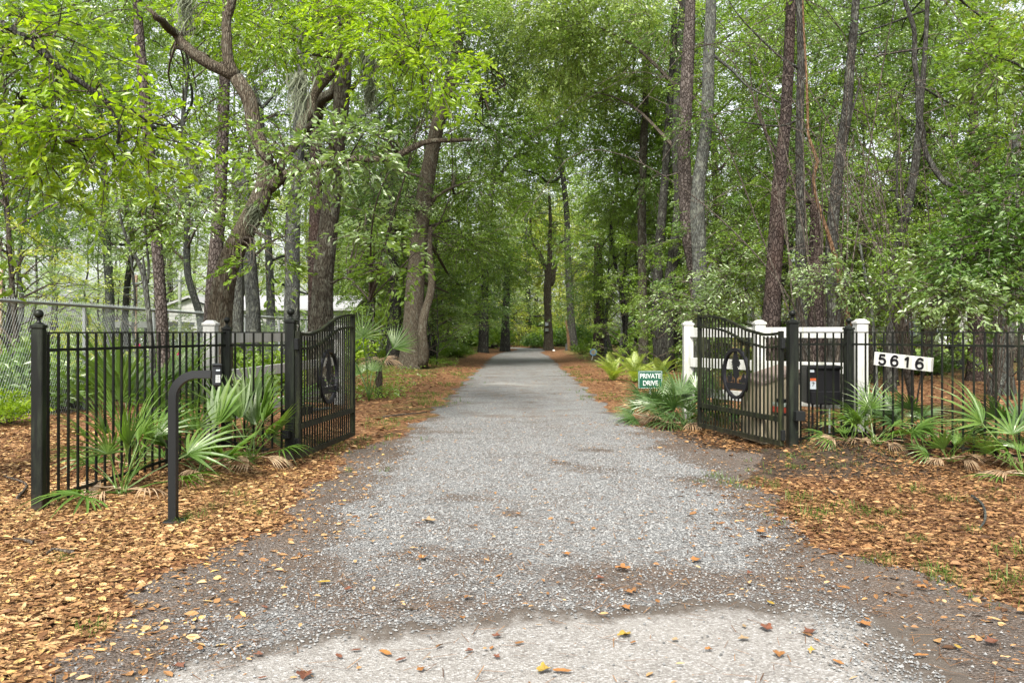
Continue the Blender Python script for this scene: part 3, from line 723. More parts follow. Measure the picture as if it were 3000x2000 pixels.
# ------------------------------------------------------------------ gates
CT = [0, .1, .186, .376, .5, .605, .7, .806, .9, 1]; CZ = [1.402, 1.386, 1.381, 1.438, 1.505, 1.561, 1.595, 1.615, 1.626, 1.63]
def crv(t): 
    return np.interp(t, CT, CZ)
def gate(hinge, end, label, seed, n_p=22):
    hx, hy = hinge; ex, ey = end; Lg = math.hypot(ex - hx, ey - hy); M3 = frame(ex - hx, ey - hy)
    g = thing('gate_leaf', label, 'gate', (hx, hy, 0), 'open iron gate leaves')
    W = lambda s, z, o=0.0: tuple(M3 @ Vector((s, o, 0)) + Vector((hx, hy, z)))
    zb = .06 + Hs(hx, hy) * .6
    MB().bbox(W(.025, (zb + 1.41) / 2), (.05, .05, 1.41 - zb), .003, M3).build('stile', M['iron_mossy'], g)
    MB().bbox(W(Lg - .025, (zb + 1.63) / 2), (.05, .05, 1.63 - zb), .003, M3).build('stile', M['iron_mossy'], g)
    s = np.linspace(.05, Lg - .05, 40)
    for dz, hh, nm in ((0, .03, 'top_rail'), (-.155, .022, 'curved_rail')):
        V = []
        for si in s:
            z = float(crv(si / Lg)) + dz
            for o, zz in ((-.02, z - hh), (.02, z - hh), (.02, z), (-.02, z)): V.append(W(si, zz, o))
        F = [(4 * i + a, 4 * i + (a + 1) % 4, 4 * i + 4 + (a + 1) % 4, 4 * i + 4 + a) for i in range(39) for a in range(4)]
        MB().add(V, F).build(nm, M['iron_mossy'], g)
    MB().box(W(Lg / 2, zb + .027), (Lg - .102, .046, .054), M3).build('bottom_rail', M['iron_mossy'], g)
    MB().box(W(Lg / 2, .395), (Lg - .102, .042, .058), M3).build('middle_rail', M['iron_mossy'], g)
    oc, oz, orr = Lg * .509, .875, .322
    for i in range(n_p):
        si = .05 + (Lg - .1) * (i + 1) / (n_p + 1); zt = float(crv(si / Lg)) - .034
        dx_ = abs(si - oc); segs = []
        if dx_ < orr - .02:
            hh = math.sqrt(orr ** 2 - dx_ ** 2); segs = [(zb + .054, oz - hh + .02), (oz + hh - .02, zt)]
        else: segs = [(zb + .054, zt)]
        for a, b2 in segs:
            MB().box(W(si, (a + b2) / 2), (.0165, .0165, b2 - a), M3).build('picket', M['iron_mossy'], g)
    # oval ring
    ring = MB(); k = 48; V = []
    for i in range(k):
        a = 2 * math.pi * i / k
        for rr, o in ((orr, -.02), (orr, .02), (orr - .037, .02), (orr - .037, -.02)): V.append(W(oc + rr * math.cos(a) , oz + rr * math.sin(a), o))
    ring.add(V, [(4 * i + a, 4 * ((i + 1) % k) + a, 4 * ((i + 1) % k) + (a + 1) % 4, 4 * i + (a + 1) % 4) for i in range(k) for a in range(4)])
    md = ring.build('oval_frame', M['iron_plate'], g)
    # cut-out silhouette: tree, bushes and ground, each a few mm apart
    r = random.Random(seed); sil = MB()
    Mw = np.array(M3); c0 = np.array(W(oc, oz))
    sil.prism([(-.265, -.12), (.265, -.12), (.262, -.15), (.235, -.20), (-.235, -.20), (-.262, -.15)], .006, Mw, c0)
    sil.prism([(-.022, -.13), (.022, -.13), (.013, .0), (.008, .2), (-.008, .2), (-.014, .0)], .009, Mw, c0)
    for (bx, bz, br, bh) in ((0, .24, .045, .05), (.01, .19, .075, .05), (-.02, .13, .095, .055), (.02, .09, .08, .05), (.0, .03, .10, .055), (-.01, -.02, .085, .05), (.03, .15, .08, .045)):
        k = 26; poly = []
        for i in range(k):
            a = 2 * math.pi * i / k; q = (1.12 if i % 2 else .72) * (.85 + .3 * r.random())
            poly.append((bx + br * q * math.cos(a), bz + bh * q * math.sin(a)))
        sil.prism(poly, .004 + .001 * r.random() * 4, Mw, c0)
    for (bx, hh, bw) in ((-.19, .12, .03), (-.15, .07, .025), (.12, .13, .022), (.16, .08, .03), (.2, .11, .018), (-.10, .05, .02), (.07, .05, .02), (-.22, .07, .02)):
        k = 14; poly = []
        for i in range(k):
            a = 2 * math.pi * i / k; q = (1.1 if i % 2 else .8)
            poly.append((bx + bw * q * math.cos(a), -.12 + hh * .55 + hh * .55 * q * math.sin(a)))
        sil.prism(poly, .005 + .003 * r.random(), Mw, c0)
    sil.build('tree_cutout', M['iron_plate'], md, origin=None) if False else sil.build('tree_cutout', M['iron_plate'], g)
    for z in (1.27, .22):
        MB().bbox(W(-.015, z, 0), (.05, .045, .12), .005, M3).build('hinge', M['powder'], g)
    return g
gate((-2.27, 9.02), (-2.05, 11.04), 'left iron gate leaf swung open, its oval holding a tree cut-out', 1)
gate((3.09, 9.76), (2.58, 11.78), 'right iron gate leaf swung open in front of the tan box', 2)

# gate openers
g = thing('gate_opener', 'grey and red gate opener arm behind the right gate leaf', 'gate opener', (3.05, 10.3, .5))
a0, a1 = Vector((2.98, 10.72, .53)), Vector((3.24, 10.05, .50)); dd = a1 - a0; m3 = frame(dd.x, dd.y); mid = (a0 + a1) / 2
MB().bbox((mid.x, mid.y, .535), (dd.length, .085, .045), .006, m3).build('housing', M['grey_green'], g)
MB().bbox((mid.x, mid.y, .475), (dd.length * .98, .09, .07), .006, m3).build('lower_cover', M['red'], g)
MB().bbox((a1.x - .04, a1.y + .05, .43), (.2, .08, .03), .004, m3).build('bracket', M['plastic_black'], g)
MB().bbox((a1.x - .04, a1.y + .1, .585), (.14, .07, .045), .01, m3).build('motor_cap', M['plastic_black'], g)
g = thing('gate_opener', 'black gate opener arm low behind the left gate leaf', 'gate opener', (-2.4, 9.5, .4))
m3 = frame(.25, .8)
MB().bbox((-2.42, 9.6, .50), (.5, .09, .09), .01, m3).build('housing', M['plastic_black'], g)
MB().tube([(-2.36, 9.8, .5), (-2.2, 10.3, .48)], .018, 8).build('push_rod', M['galv'], g)

# ------------------------------------------------------------------ number board
u = Vector((.62, -.785, 0)).normalized(); nrm_ = Vector((-.785, -.62, 0)).normalized()
c0 = Vector((4.20, 9.83, 0)) + nrm_ * .035; ln = .655
tilt = -.055 / .65
X_ = Vector((u.x, u.y, tilt)).normalized(); Y_ = -nrm_; Z_ = X_.cross(Y_)
MM = Matrix((X_, Y_, Z_)).transposed()
nb = thing('number_board', 'white board reading 5616 in black digits, hung on the right fence', 'sign', tuple(c0 + Vector((0, 0, 1.1))))
cb = c0 + u * ln / 2 + Vector((0, 0, 1.068))
MB().bbox(tuple(cb), (ln, .05, .15), .002, MM).build('board', M['white'], nb)
def text_obj(name, s, size, matm, parent, loc, rotm, ext=.003, offset=.0, scale=(1, 1, 1), **tg):
    cu = bpy.data.curves.new(name, 'FONT'); cu.body = s; cu.size = size; cu.extrude = ext; cu.offset = offset; cu.align_x = 'CENTER'; cu.align_y = 'CENTER'
    cu.materials.append(matm)
    tmp = bpy.data.objects.new('tmp', cu); me = bpy.data.meshes.new_from_object(tmp); bpy.data.objects.remove(tmp)
    me.materials.clear(); me.materials.append(matm)
    o = link(name, me, parent, tuple(Vector(loc) - (parent.location if parent else Vector())))
    o.rotation_euler = rotm.to_euler(); o.scale = scale
    return o
TM = Matrix((X_, Z_, -Y_)).transposed()     # text x along board, text y up, text z toward viewer
STROKES = {'6': [(.034, .036), (.018, .052), (-.008, .052), (-.032, .022), (-.037, -.012), (-.026, -.044), (0, -.055), (.028, -.044), (.037, -.018), (.024, .006), (0, .012), (-.024, .002), (-.035, -.02)],
           '5': [(.030, .050), (.004, .050), (-.024, .049), (-.027, .028), (-.031, .004), (-.012, .010), (.012, .009), (.034, -.012), (.030, -.040), (.004, -.055), (-.024, -.048), (-.037, -.030)],
           '1': [(-.024, .028), (-.008, .038), (.008, .052), (.009, .02), (.009, -.02), (.009, -.055)]}
for i, ch in enumerate('5616'):
    p = cb + X_ * (-.225 + i * .1425) + nrm_ * .027; st = spline(np.array([(a, b2, 0) for a, b2 in STROKES[ch]]), .006)[:, :2]
    tg = np.gradient(st, axis=0); tg /= np.linalg.norm(tg, axis=1)[:, None]; nn = np.column_stack([-tg[:, 1], tg[:, 0]]) * .0115
    V = []
    for a, b2 in zip(st, nn):
        for q, dpt in ((a - b2, 0), (a + b2, 0), (a + b2, .006), (a - b2, .006)):
            V.append(p + X_ * q[0] + Z_ * q[1] + nrm_ * dpt)
    k = len(st); F = [(4 * q + a, 4 * q + (a + 1) % 4, 4 * q + 4 + (a + 1) % 4, 4 * q + 4 + a) for q in range(k - 1) for a in range(4)] + [(0, 1, 2, 3), (4 * k - 4, 4 * k - 3, 4 * k - 2, 4 * k - 1)]
    MB().add([tuple(v) for v in V], F).build('digit', M['plastic_black'], nb)

# ------------------------------------------------------------------ keypad pedestal
kp = thing('keypad_pedestal', 'black gooseneck post with grey entry keypad in front of the left fence', 'keypad', (-2.49, 6.26, Hs(-2.49, 6.26)))
zt = 1.086; xx0, yy0 = -2.485, 6.26; hdir = Vector((1, .12, 0)).normalized()
path = [Vector((xx0, yy0, Hs(xx0, yy0) - .05)), Vector((xx0, yy0, .5)), Vector((xx0, yy0, zt - .17))]
for a in np.linspace(0, math.pi / 2, 10)[1:]:
    path.append(Vector((xx0, yy0, zt - .17)) + hdir * (.17 * (1 - math.cos(a))) + Vector((0, 0, .17 * math.sin(a))))
path.append(Vector((xx0, yy0, zt)) + hdir * .27)
MB().tube([tuple(p) for p in path], .040, 4, square=True).build('gooseneck_tube', M['powder'], kp)
MB().bbox((xx0 + .01, yy0, .012), (.13, .13, .02), .004).build('base_plate', M['powder'], kp)
kb = path[-1] + hdir * .012 + Vector((.035, -.02, -.005)); mk = frame(1, .42)
kbo = MB().bbox(tuple(kb), (.064, .062, .162), .012, mk).build('keypad_box', M['plastic_dark'], kp)
MB().bbox(tuple(kb + mk @ Vector((.0, -.004, .077))), (.07, .072, .02), .008, mk).build('hood', M['plastic_dark'], kp)
f0 = kb + mk @ Vector((-.006, -.031, 0))
for r_ in range(4):
    for c_ in range(3):
        MB().box(tuple(f0 + mk @ Vector((.0 + c_ * .0115, -.002, -.002 - r_ * .0145))), (.009, .004, .011), mk).build('key', M['key'], kp)
MB().box(tuple(f0 + mk @ Vector((.012, -.001, .038))), (.028, .003, .011), mk).build('nameplate', M['label_white'], kp)

# ------------------------------------------------------------------ white vinyl fences
def white_fence(label, posts, tops, name='vinyl_fence', top=1.545, rot=.35):
    f = thing(name, label, 'fence', (posts[0][0], posts[0][1], 0))
    for (x, y) in posts:
        m3 = frame(math.cos(rot), math.sin(rot)); z0 = Hs(x, y) - .05
        MB().bbox((x, y, (z0 + top - .03) / 2), (.14, .14, top - .03 - z0), .004, m3).build('post', M['white'], f)
        q = MB().bbox((x, y, top - .03), (.165, .165, .03), .004, m3); q.box((x, y, top), (.14, .14, .03), m3, .55); q.build('post_cap', M['white'], f)
    for (a, b_) in zip(posts[:-1], posts[1:]):
        a = Vector(a); b_ = Vector(b_); v = b_ - a; m3 = frame(v.x, v.y); mid = (a + b_) / 2
        for t in tops: MB().bbox((mid.x, mid.y, t - .07), (v.length - .135, .042, .14), .004, m3).build('rail', M['white'], f)
    return f
white_fence('white three-rail fence running back behind the left gate post', [(-3.53, 10.0), (-3.40, 13.2), (-3.24, 16.0)], (1.40, .93, .44), rot=0, top=1.52)
white_fence('white three-rail fence behind the tan box on the right', [(4.33, 10.6), (3.36, 11.6), (2.68, 13.0)], (1.46, 1.01, .57), rot=0)

# ------------------------------------------------------------------ tan equipment box
tb = thing('equipment_box', 'tan box with a sloping brown lid behind the right gate leaf', 'box', (3.2, 10.5, .08))
B0, A0 = Vector((3.00, 10.22)), Vector((2.93, 10.80)); Cc = B0 + Vector((.47, .12)); Dd = A0 + Vector((.47, .12))
def hexa(p4, z0, ztop):
    V = [(p.x, p.y, z0) for p in p4] + [(p.x, p.y, z) for p, z in zip(p4, ztop)]
    return V, [(0, 3, 2, 1), (4, 5, 6, 7), (0, 1, 5, 4), (1, 2, 6, 5), (2, 3, 7, 6), (3, 0, 4, 7)]
q4 = [B0, Cc, Dd, A0]; ce = sum(q4, Vector((0, 0))) / 4
MB().add(*hexa(q4, .06, (.76, .90, .94, .80))).build('body', M['tan'], tb)
# corner battens and a horizontal joint band
for p in (B0, Cc, A0): MB().box((p.x + (ce.x - p.x) * .03, p.y + (ce.y - p.y) * .03, .41), (.04, .04, .70), frame(.66, .16)).build('corner_batten', M['tan'], tb)
lid4 = [ce + (p - ce) * 1.07 for p in q4]
V, F = hexa(lid4, 0, (.80, .945, .985, .84)); V = np.array(V); V[:4, 2] = V[4:, 2] - .035
MB().add(V, F).build('lid', M['tan_dark'], tb)
# ------------------------------------------------------------------ black control box
cbx = thing('control_box', 'black plastic gate control box with orange warning sticker', 'control box', (3.78, 10.45, .1))
mc = frame(1, -.05)
MB().bbox((3.79, 10.48, .745), (.40, .24, .43), .012, mc).build('housing', M['plastic_black'], cbx)
MB().bbox((3.80, 10.47, .965), (.43, .28, .05), .015, mc).build('lid', M['plastic_black'], cbx)
MB().bbox((3.80, 10.345, .60), (.36, .03, .16), .01, mc).build('front_panel', M['plastic_black'], cbx)
MB().box((3.655, 10.353, .77), (.075, .004, .13), mc).build('sticker', M['label_white'], cbx)
MB().box((3.655, 10.350, .822), (.075, .006, .032), mc).build('sticker_band', M['orange'], cbx)
MB().tube([(3.655, 10.35, .795), (3.66, 10.35, .77), (3.645, 10.35, .745)], .004, 4).tube([(3.64, 10.35, .785), (3.675, 10.35, .775)], .003, 4).build('sticker_figure', M['plastic_black'], cbx)
MB().box((3.64, 10.353, .93), (.05, .004, .04), mc).build('name_tag', M['label_white'], cbx)
MB().tube([(3.87, 10.40, .55), (3.87, 10.40, .05)], .013, 8).build('conduit', M['galv'], cbx)
for xo in (-.12, -.02): MB().tube([(3.79 + xo, 10.42, .55), (3.79 + xo, 10.42, .05)], .014, 8).build('conduit', M['plastic_black'], cbx)
# ------------------------------------------------------------------ private drive sign
sg = thing('drive_sign', 'small green PRIVATE DRIVE sign half hidden by the palmetto', 'sign', (2.45, 15, Hs(2.45, 15)))
ms = frame(1, .1); sc_ = Vector((2.43, 15.0, .56))
MB().bbox(tuple(sc_), (.44, .012, .315), .004, ms).build('panel', M['sign_green'], sg)
bd = MB()
for (cx_, cz, sx, sz) in ((0, .145, .41, .006), (0, -.145, .41, .006), (-.205, 0, .006, .29), (.205, 0, .006, .29)):
    bd.box(tuple(sc_ + ms @ Vector((cx_, -.0075, cz))), (sx, .003, sz), ms)
bd.build('border', M['sign_white'], sg)
Tm = Matrix(((ms[0][0], 0, ms[1][0] * 1), (ms[1][0], 0, -ms[0][0]), (0, 1, 0)))
for wd, zz in (('PRIVATE', .062), ('DRIVE', -.062)):
    text_obj('lettering', wd, .118, M['sign_white'], sg, sc_ + ms @ Vector((0, -.009, zz)), Tm, .001, .0025, (.86, 1, 1))
MB().box((2.43, 15.02, .3), (.03, .03, .55), ms).build('stake', M['galv'], sg)
# round blue yard sign
rs = thing('yard_sign', 'small round blue sign on a white stake at the right verge', 'sign', (3.72, 39, Hs(3.72, 39)))
c_ = Vector((3.72, 39, .47)); k = 24
MB().prism([(.165 * math.cos(2 * math.pi * i / k), .165 * math.sin(2 * math.pi * i / k)) for i in range(k)], .02, Matrix.Identity(3), tuple(c_)).build('disc', M['sign_blue'], rs)
MB().prism([(.10 * math.cos(2 * math.pi * i / k), .10 * math.sin(2 * math.pi * i / k)) for i in range(k)], .006, Matrix.Identity(3), tuple(c_ + Vector((0, -.014, 0)))).build('emblem', M['tan'], rs)
MB().tube([(3.62, 39.02, 0), (3.70, 39.02, .34)], .015, 6).build('stake', M['sign_white'], rs)

# ------------------------------------------------------------------ chain-link fence
XF = lambda y: -7.0 - .035 * (y - 11.7) if y < 22 else -7.36 + .004 * (y - 22)
cf = thing('chain_link_fence', 'galvanised chain-link fence along the left yard', 'fence', (XF(8), 8, 0))
Yc = np.arange(6.5, 48, .5)
MB().tube([(XF(q), q, 1.83) for q in Yc], .024, 8).build('top_rail', M['galv'], cf, smooth=True)
for q in (8.2, 11.2, 14.2, 17.2, 20.4, 23.6, 27, 30.5, 34, 38, 42, 47):
    MB().tube([(XF(q) - .03, q, -.05), (XF(q) - .03, q, 1.8)], .03, 8).build('line_post', M['galv'], cf)
wires = MB(); Hm = 1.80; step = .068
y0_ = np.arange(5.2, 47.5, step)
for sgn, off in ((1, .003), (-1, -.003)):
    for y0 in y0_:
        ya, yb = (y0, y0 + Hm * .62) if sgn > 0 else (y0 + Hm * .62, y0)
        rw = .0017
        A = np.array([(XF(ya) + off, ya, .05), (XF(yb) + off, yb, .05 + Hm + .035)])
        V = []
        for p in A:
            for a in (0, 2.1, 4.2): V.append(p + np.array([math.cos(a) * rw, math.sin(a) * rw, 0]))
        wires.add(V, [(0, 1, 4, 3), (1, 2, 5, 4), (2, 0, 3, 5)])
    # knuckled ends along the top
for y0 in np.arange(6.5, 26, step):
    wires.tube([(XF(y0), y0 - .012, 1.82), (XF(y0) + .025, y0, 1.85), (XF(y0), y0 + .01, 1.885)], .003, 3, caps=False)
wires.build('wire_mesh', M['galv'], cf, kind='stuff')

# ------------------------------------------------------------------ palmettos
def fan_mesh(name, seed, matm, nb=18, spread=200, fr_=.5, pet=.5, wd=.022, droop=.25, lift=.15):
    """frond along +Y: petiole then a fan of folded blades. z is the frond's upper side."""
    r = np.random.default_rng(seed); Vs = []; F4 = []; vs = []; n = 0
    for i in range(nb):
        t = (i / (nb - 1) - .5); a = R(spread) * t + .05 * (r.random() - .5)
        Lb = fr_ * (1 - .35 * abs(t * 2) ** 1.6) * (.88 + .24 * r.random()); k = 5
        dirv = np.array([math.sin(a), math.cos(a), 0]); side = np.array([math.cos(a), -math.sin(a), 0])
        v_ = float(r.random()); tw = .5 * (r.random() - .5)
        for j in range(k + 1):
            s = j / k; w_ = wd * (.35 + .65 * math.sin(math.pi * min(1, s * 1.15 + .12)) ** .8) * (1 - .9 * max(0, s - .55) / .45) * fr_ / .5
            c = np.array([0, pet, 0]) + dirv * Lb * s * (1 - .1 * s * s) + np.array([0, 0, lift * Lb * s - droop * Lb * s ** 2.3 + .1 * math.cos(3 * a) * Lb * s * .5])
            up = np.array([0, 0, 1.0]); sd_ = side * math.cos(tw) + up * math.sin(tw)
            Vs += [c - sd_ * w_ / 2 + up * w_ * .22, c, c + sd_ * w_ / 2 + up * w_ * .22]; vs += [v_ * .7 + .2 * s] * 3
        for j in range(k):
            for q in (0, 1): F4.append((n + 3 * j + q, n + 3 * j + q + 1, n + 3 * j + 4 + q, n + 3 * j + 3 + q))
        n += 3 * (k + 1)
    P_ = [(0, 0, 0), (0, pet * .5, .02), (0, pet, 0)]
    V, F = tube_arrays(P_, [.008, .006, .005], 4); Vs = np.vstack([np.array(Vs), V]); F4 = np.vstack([np.array(F4), F + n]); vs = np.concatenate([vs, np.full(len(V), .7)])
    return np_mesh(name, Vs, F4, matm, {'v': vs})
FR = {('g', i): fan_mesh('frond', 100 + i, M['palm'], nb=[9, 14, 11, 13][i], spread=[95, 190, 140, 170][i], pet=[.42, .5, .55, .4][i], fr_=[.6, .5, .62, .52][i], droop=[.3, .5, .38, .65][i]) for i in range(4)}
FR.update({('k', i): fan_mesh('frond', 110 + i, M['palm_dark'], nb=[13, 18, 16, 20][i], spread=[110, 190, 150, 220][i], pet=[.42, .5, .5, .4][i], fr_=[.6, .5, .55, .5][i], droop=[.3, .5, .35, .6][i]) for i in range(4)})
FR.update({('d', i): fan_mesh('dead_frond', 120 + i, M['dead_frond'], nb=12, spread=[90, 60, 140][i], wd=.022, pet=.3, droop=.7, fr_=.5) for i in range(3)})
FR.update({('w', i): fan_mesh('frond', 130 + i, M['palm'], nb=[7, 9][i], spread=[75, 100][i], wd=.05, pet=.45, fr_=.62, droop=.1) for i in range(2)})

def palmetto(x, y, label, n=10, size=1.0, kind='g', seed=0, dead=2, el=(15, 80), name='palmetto', azr=(0, 360), wide=0, zbase=0.0):
    r = random.Random(seed); t = thing(name, label, 'palmetto', (x, y, Hs(x, y) + zbase))
    for i in range(n + dead):
        isd = i >= n
        azm = azr[0] + (azr[1] - azr[0]) * ((i * .618 + r.random() * .15) % 1)
        e = r.uniform(*el) if not isd else r.uniform(-8, 12)
        if isd: me = FR['d', r.randrange(3)]
        elif i < wide: me = FR['w', r.randrange(2)]
        else: me = FR[kind, r.randrange(4)]
        s = size * r.uniform(.8, 1.15) * (.75 if isd else 1)
        # build rotation: local +Y to direction, fan tilted
        d = Vector((math.sin(R(azm)) * math.cos(R(e)), math.cos(R(azm)) * math.cos(R(e)), math.sin(R(e))))
        q = d.to_track_quat('Y', 'Z').to_matrix() @ Matrix.Rotation(r.uniform(-.7, .7), 3, 'Y')
        o = link('dead_frond' if isd else 'frond', me, t, (r.uniform(-.05, .05), r.uniform(-.05, .05), .03 if not isd else .06)); o.rotation_euler = q.to_euler(); o.scale = (s,) * 3
    return t
palmetto(-3.34, 7.3, 'large spreading palmetto at the foot of the left fence, beside its end post', 14, 1.0, 'g', 3, 5, el=(5, 75))
palmetto(-4.05, 9.0, 'tall upright palmetto standing behind the left iron pickets', 12, 1.45, 'g', 4, 1, el=(40, 85), wide=4)
palmetto(-3.75, 8.3, 'fine-bladed palmetto close behind the middle of the left iron pickets', 9, 1.1, 'g', 41, 1, el=(30, 80))
palmetto(-2.98, 8.2, 'palmetto with long blades just right of the keypad post', 10, 1.0, 'g', 5, 3, el=(15, 82), wide=3)
palmetto(-2.72, 8.85, 'dark broad-bladed palmetto between the left fence post and gate post', 11, 1.0, 'g', 6, 5, el=(5, 80), wide=7)
palmetto(-3.1, 9.9, 'palmetto growing behind the second ball-topped post of the left fence', 9, 1.15, 'g', 61, 1, el=(30, 82), wide=3)
palmetto(3.80, 9.70, 'small light palmetto in front of the black control box', 9, .7, 'g', 7, 2, el=(5, 70))
palmetto(4.08, 9.55, 'palmetto with fine blades in front of the white corner post', 11, .9, 'g', 8, 5, el=(15, 85))
palmetto(4.75, 9.9, 'dark palmetto behind the pickets below the number board', 13, 1.0, 'k', 9, 3, el=(5, 60))
palmetto(4.55, 8.85, 'low palmetto with broad blades in front of the right fence', 9, .7, 'g', 10, 7, el=(10, 60), wide=4)
palmetto(4.9, 8.1, 'big palmetto with drooping dead fronds near the right picture edge', 12, .95, 'g', 11, 9, el=(-8, 65))
palmetto(5.5, 9.0, 'palmetto behind the far end of the right pickets', 12, 1.1, 'k', 12, 3, el=(10, 70))
palmetto(2.3, 13.3, 'dense dark palmetto clump beside the green sign', 22, .9, 'k', 13, 9, el=(0, 70))
palmetto(2.58, 12.6, 'dense dark palmetto clump touching the white fence end', 22, 1.0, 'k', 14, 9, el=(0, 78))
palmetto(2.62, 14.3, 'small palmetto whose blades cross the lower half of the green sign', 9, .62, 'k', 131, 1, el=(35, 80))
palmetto(3.25, 12.4, 'palmetto seen through the right gate leaf', 14, 1.05, 'k', 15, 4, el=(0, 70))
fp = thing('fan_palm', 'tall fan palm with two round bright fans beyond the left gate leaf', 'palm', (-2.85, 17.0, Hs(-2.85, 17.0)))
for k_, (dx_, dz_, sc_f, az_, tl_) in enumerate(((-.12, 1.2, 1.5, -8, 1.25), (.42, 1.0, 1.45, 42, .95), (-.32, .85, 1.0, -50, 1.1), (.05, .55, .9, 12, .9), (-.15, .5, .9, -30, .8))):
    me = fan_mesh('frond', 140 + k_, M['palm'], nb=20, spread=[230, 120, 190, 150, 160][k_], wd=.02, pet=.06, fr_=.52, droop=.12)
    o = link('frond', me, fp, (dx_, 0, dz_)); o.rotation_euler = (R(78), 0, 0) ; o.rotation_euler = (Matrix.Rotation(R(az_), 3, 'Y') @ Matrix.Rotation(tl_, 3, 'X')).to_euler(); o.scale = (sc_f,) * 3
    pv_ = MB().tube(spline(np.array([(0, 0, 0), (dx_ * .4, .02, dz_ * .55), (dx_, 0, dz_)]) + np.array(fp.location), .15), .011, 6).build('petiole', M['palm'], fp, smooth=True)
t = palmetto(-2.85, 18.2, 'withered brown palmetto with hanging dead fronds beyond the left gate', 0, 1.1, 'g', 17, 7, name='dead_palmetto', zbase=.75)
MB().tube([(-2.85, 18.2, -.02), (-2.83, 18.2, .4), (-2.85, 18.2, .8)], [.09, .07, .06], 8, .1).build('stump', M['bark_brown'], t)

# ferns
def fern_mesh(seed):
    r = np.random.default_rng(seed); Vs = []; Fs = []; vs = []; n = 0
    k = 30; L = .8
    for j in range(k):
        s = (j + 1) / (k + 1); c = np.array([0, L * s, (.35 * s - .62 * s ** 2.4) * L]); w_ = .15 * math.sin(math.pi * (s * .86 + .1)) ** .8
        for sg_ in (-1, 1):
            tip = c + np.array([sg_ * w_, .05, -.03]); a = c + np.array([0, -.007, 0]); b2 = c + np.array([0, .007, 0]); m1 = (c + tip) / 2 + np.array([0, .008, .01]); m2 = (c + tip) / 2 + np.array([0, -.008, .01])
            Vs += [a, b2, m1, tip, m2]; Fs.append((n, n + 1, n + 2, n + 4)); vs += [r.random()] * 5; n += 5
            Fs.append((n - 1, n - 3, n - 2, n - 2 + 0)) if False else None
    V, F = tube_arrays([(0, L * s, (.35 * s - .62 * s ** 2.4) * L) for s in np.linspace(0, 1, 6)], .004, 3)
    tri = []
    for i in range(0, n, 5): tri.append((i + 4, i + 2, i + 3))
    V2 = np.vstack([np.array(Vs), V])
    return np_mesh('fern_frond', V2, [np.vstack([np.array(Fs), F + n]), np.array(tri)], M['fern'], {'v': np.concatenate([vs, np.full(len(V), .3)])})
FM = [fern_mesh(i) for i in range(2)]
def fern(x, y, label, n, size, seed):
    r = random.Random(seed); t = thing('fern', label, 'fern', (x, y, Hs(x, y)))
    for i in range(n):
        azm = 360 * i / n + r.uniform(-15, 15); e = r.uniform(25, 80)
        d = Vector((math.sin(R(azm)) * math.cos(R(e)), math.cos(R(azm)) * math.cos(R(e)), math.sin(R(e))))
        o = link('frond', FM[i % 2], t, (0, 0, 0)); o.rotation_euler = d.to_track_quat('Y', 'Z').to_euler(); o.scale = (size * r.uniform(.8, 1.2),) * 3
fern(2.85, 24.2, 'bright yellow-green fern at the right verge beyond the green sign', 22, .95, 1)
fern(3.35, 23.2, 'yellow-green fern with one upright frond beside the woods edge', 18, 1.1, 2)
fern(3.9, 22.4, 'loose yellow-green fern against the white fence end', 16, .95, 3)

# ------------------------------------------------------------------ hero trees
CLUMPS = {}
def clump(leaf, k, LL=.10):
    """a 1.5 m ball of leafy sprays, shared between trees"""
    if (leaf, k) not in CLUMPS:
        if ('g', k) not in CLUMPS:
            r = np.random.default_rng(300 + k); ns = 210
            q = nrm(r.normal(size=(ns, 3))) * (r.random((ns, 1)) ** .42) * np.array([1.5, 1.5, 1.05])
            # break the ball into uneven tiers and lobes
            q[:, 2] = np.round(q[:, 2] / .42) * .42 + .16 * r.normal(size=ns); q[:, :2] *= (1 + .3 * np.sin(3 * np.arctan2(q[:, 1], q[:, 0]) + k))[:, None]
            D = nrm(q) + np.array([0, 0, -.15]) + .7 * (r.random((ns, 3)) - .5)
            V, F, v = sprays(q, D, 24, LL * 5.2, LL, r, wr=.44); tV, tF = twigs_for(q * .9, D, LL * 5, r, .008)
            CLUMPS['g', k] = (V, F, v, tV, tF)
        V, F, v, tV, tF = CLUMPS['g', k]
        me = np_mesh('crown', np.vstack([V, tV]), [F, tF + len(V)], [M[leaf], M['twig']], {'v': np.concatenate([v, np.zeros(len(tV))])}, matidx=np.concatenate([np.zeros(len(F)), np.ones(len(tF))]))
        CLUMPS[leaf, k] = me
    return CLUMPS[leaf, k]

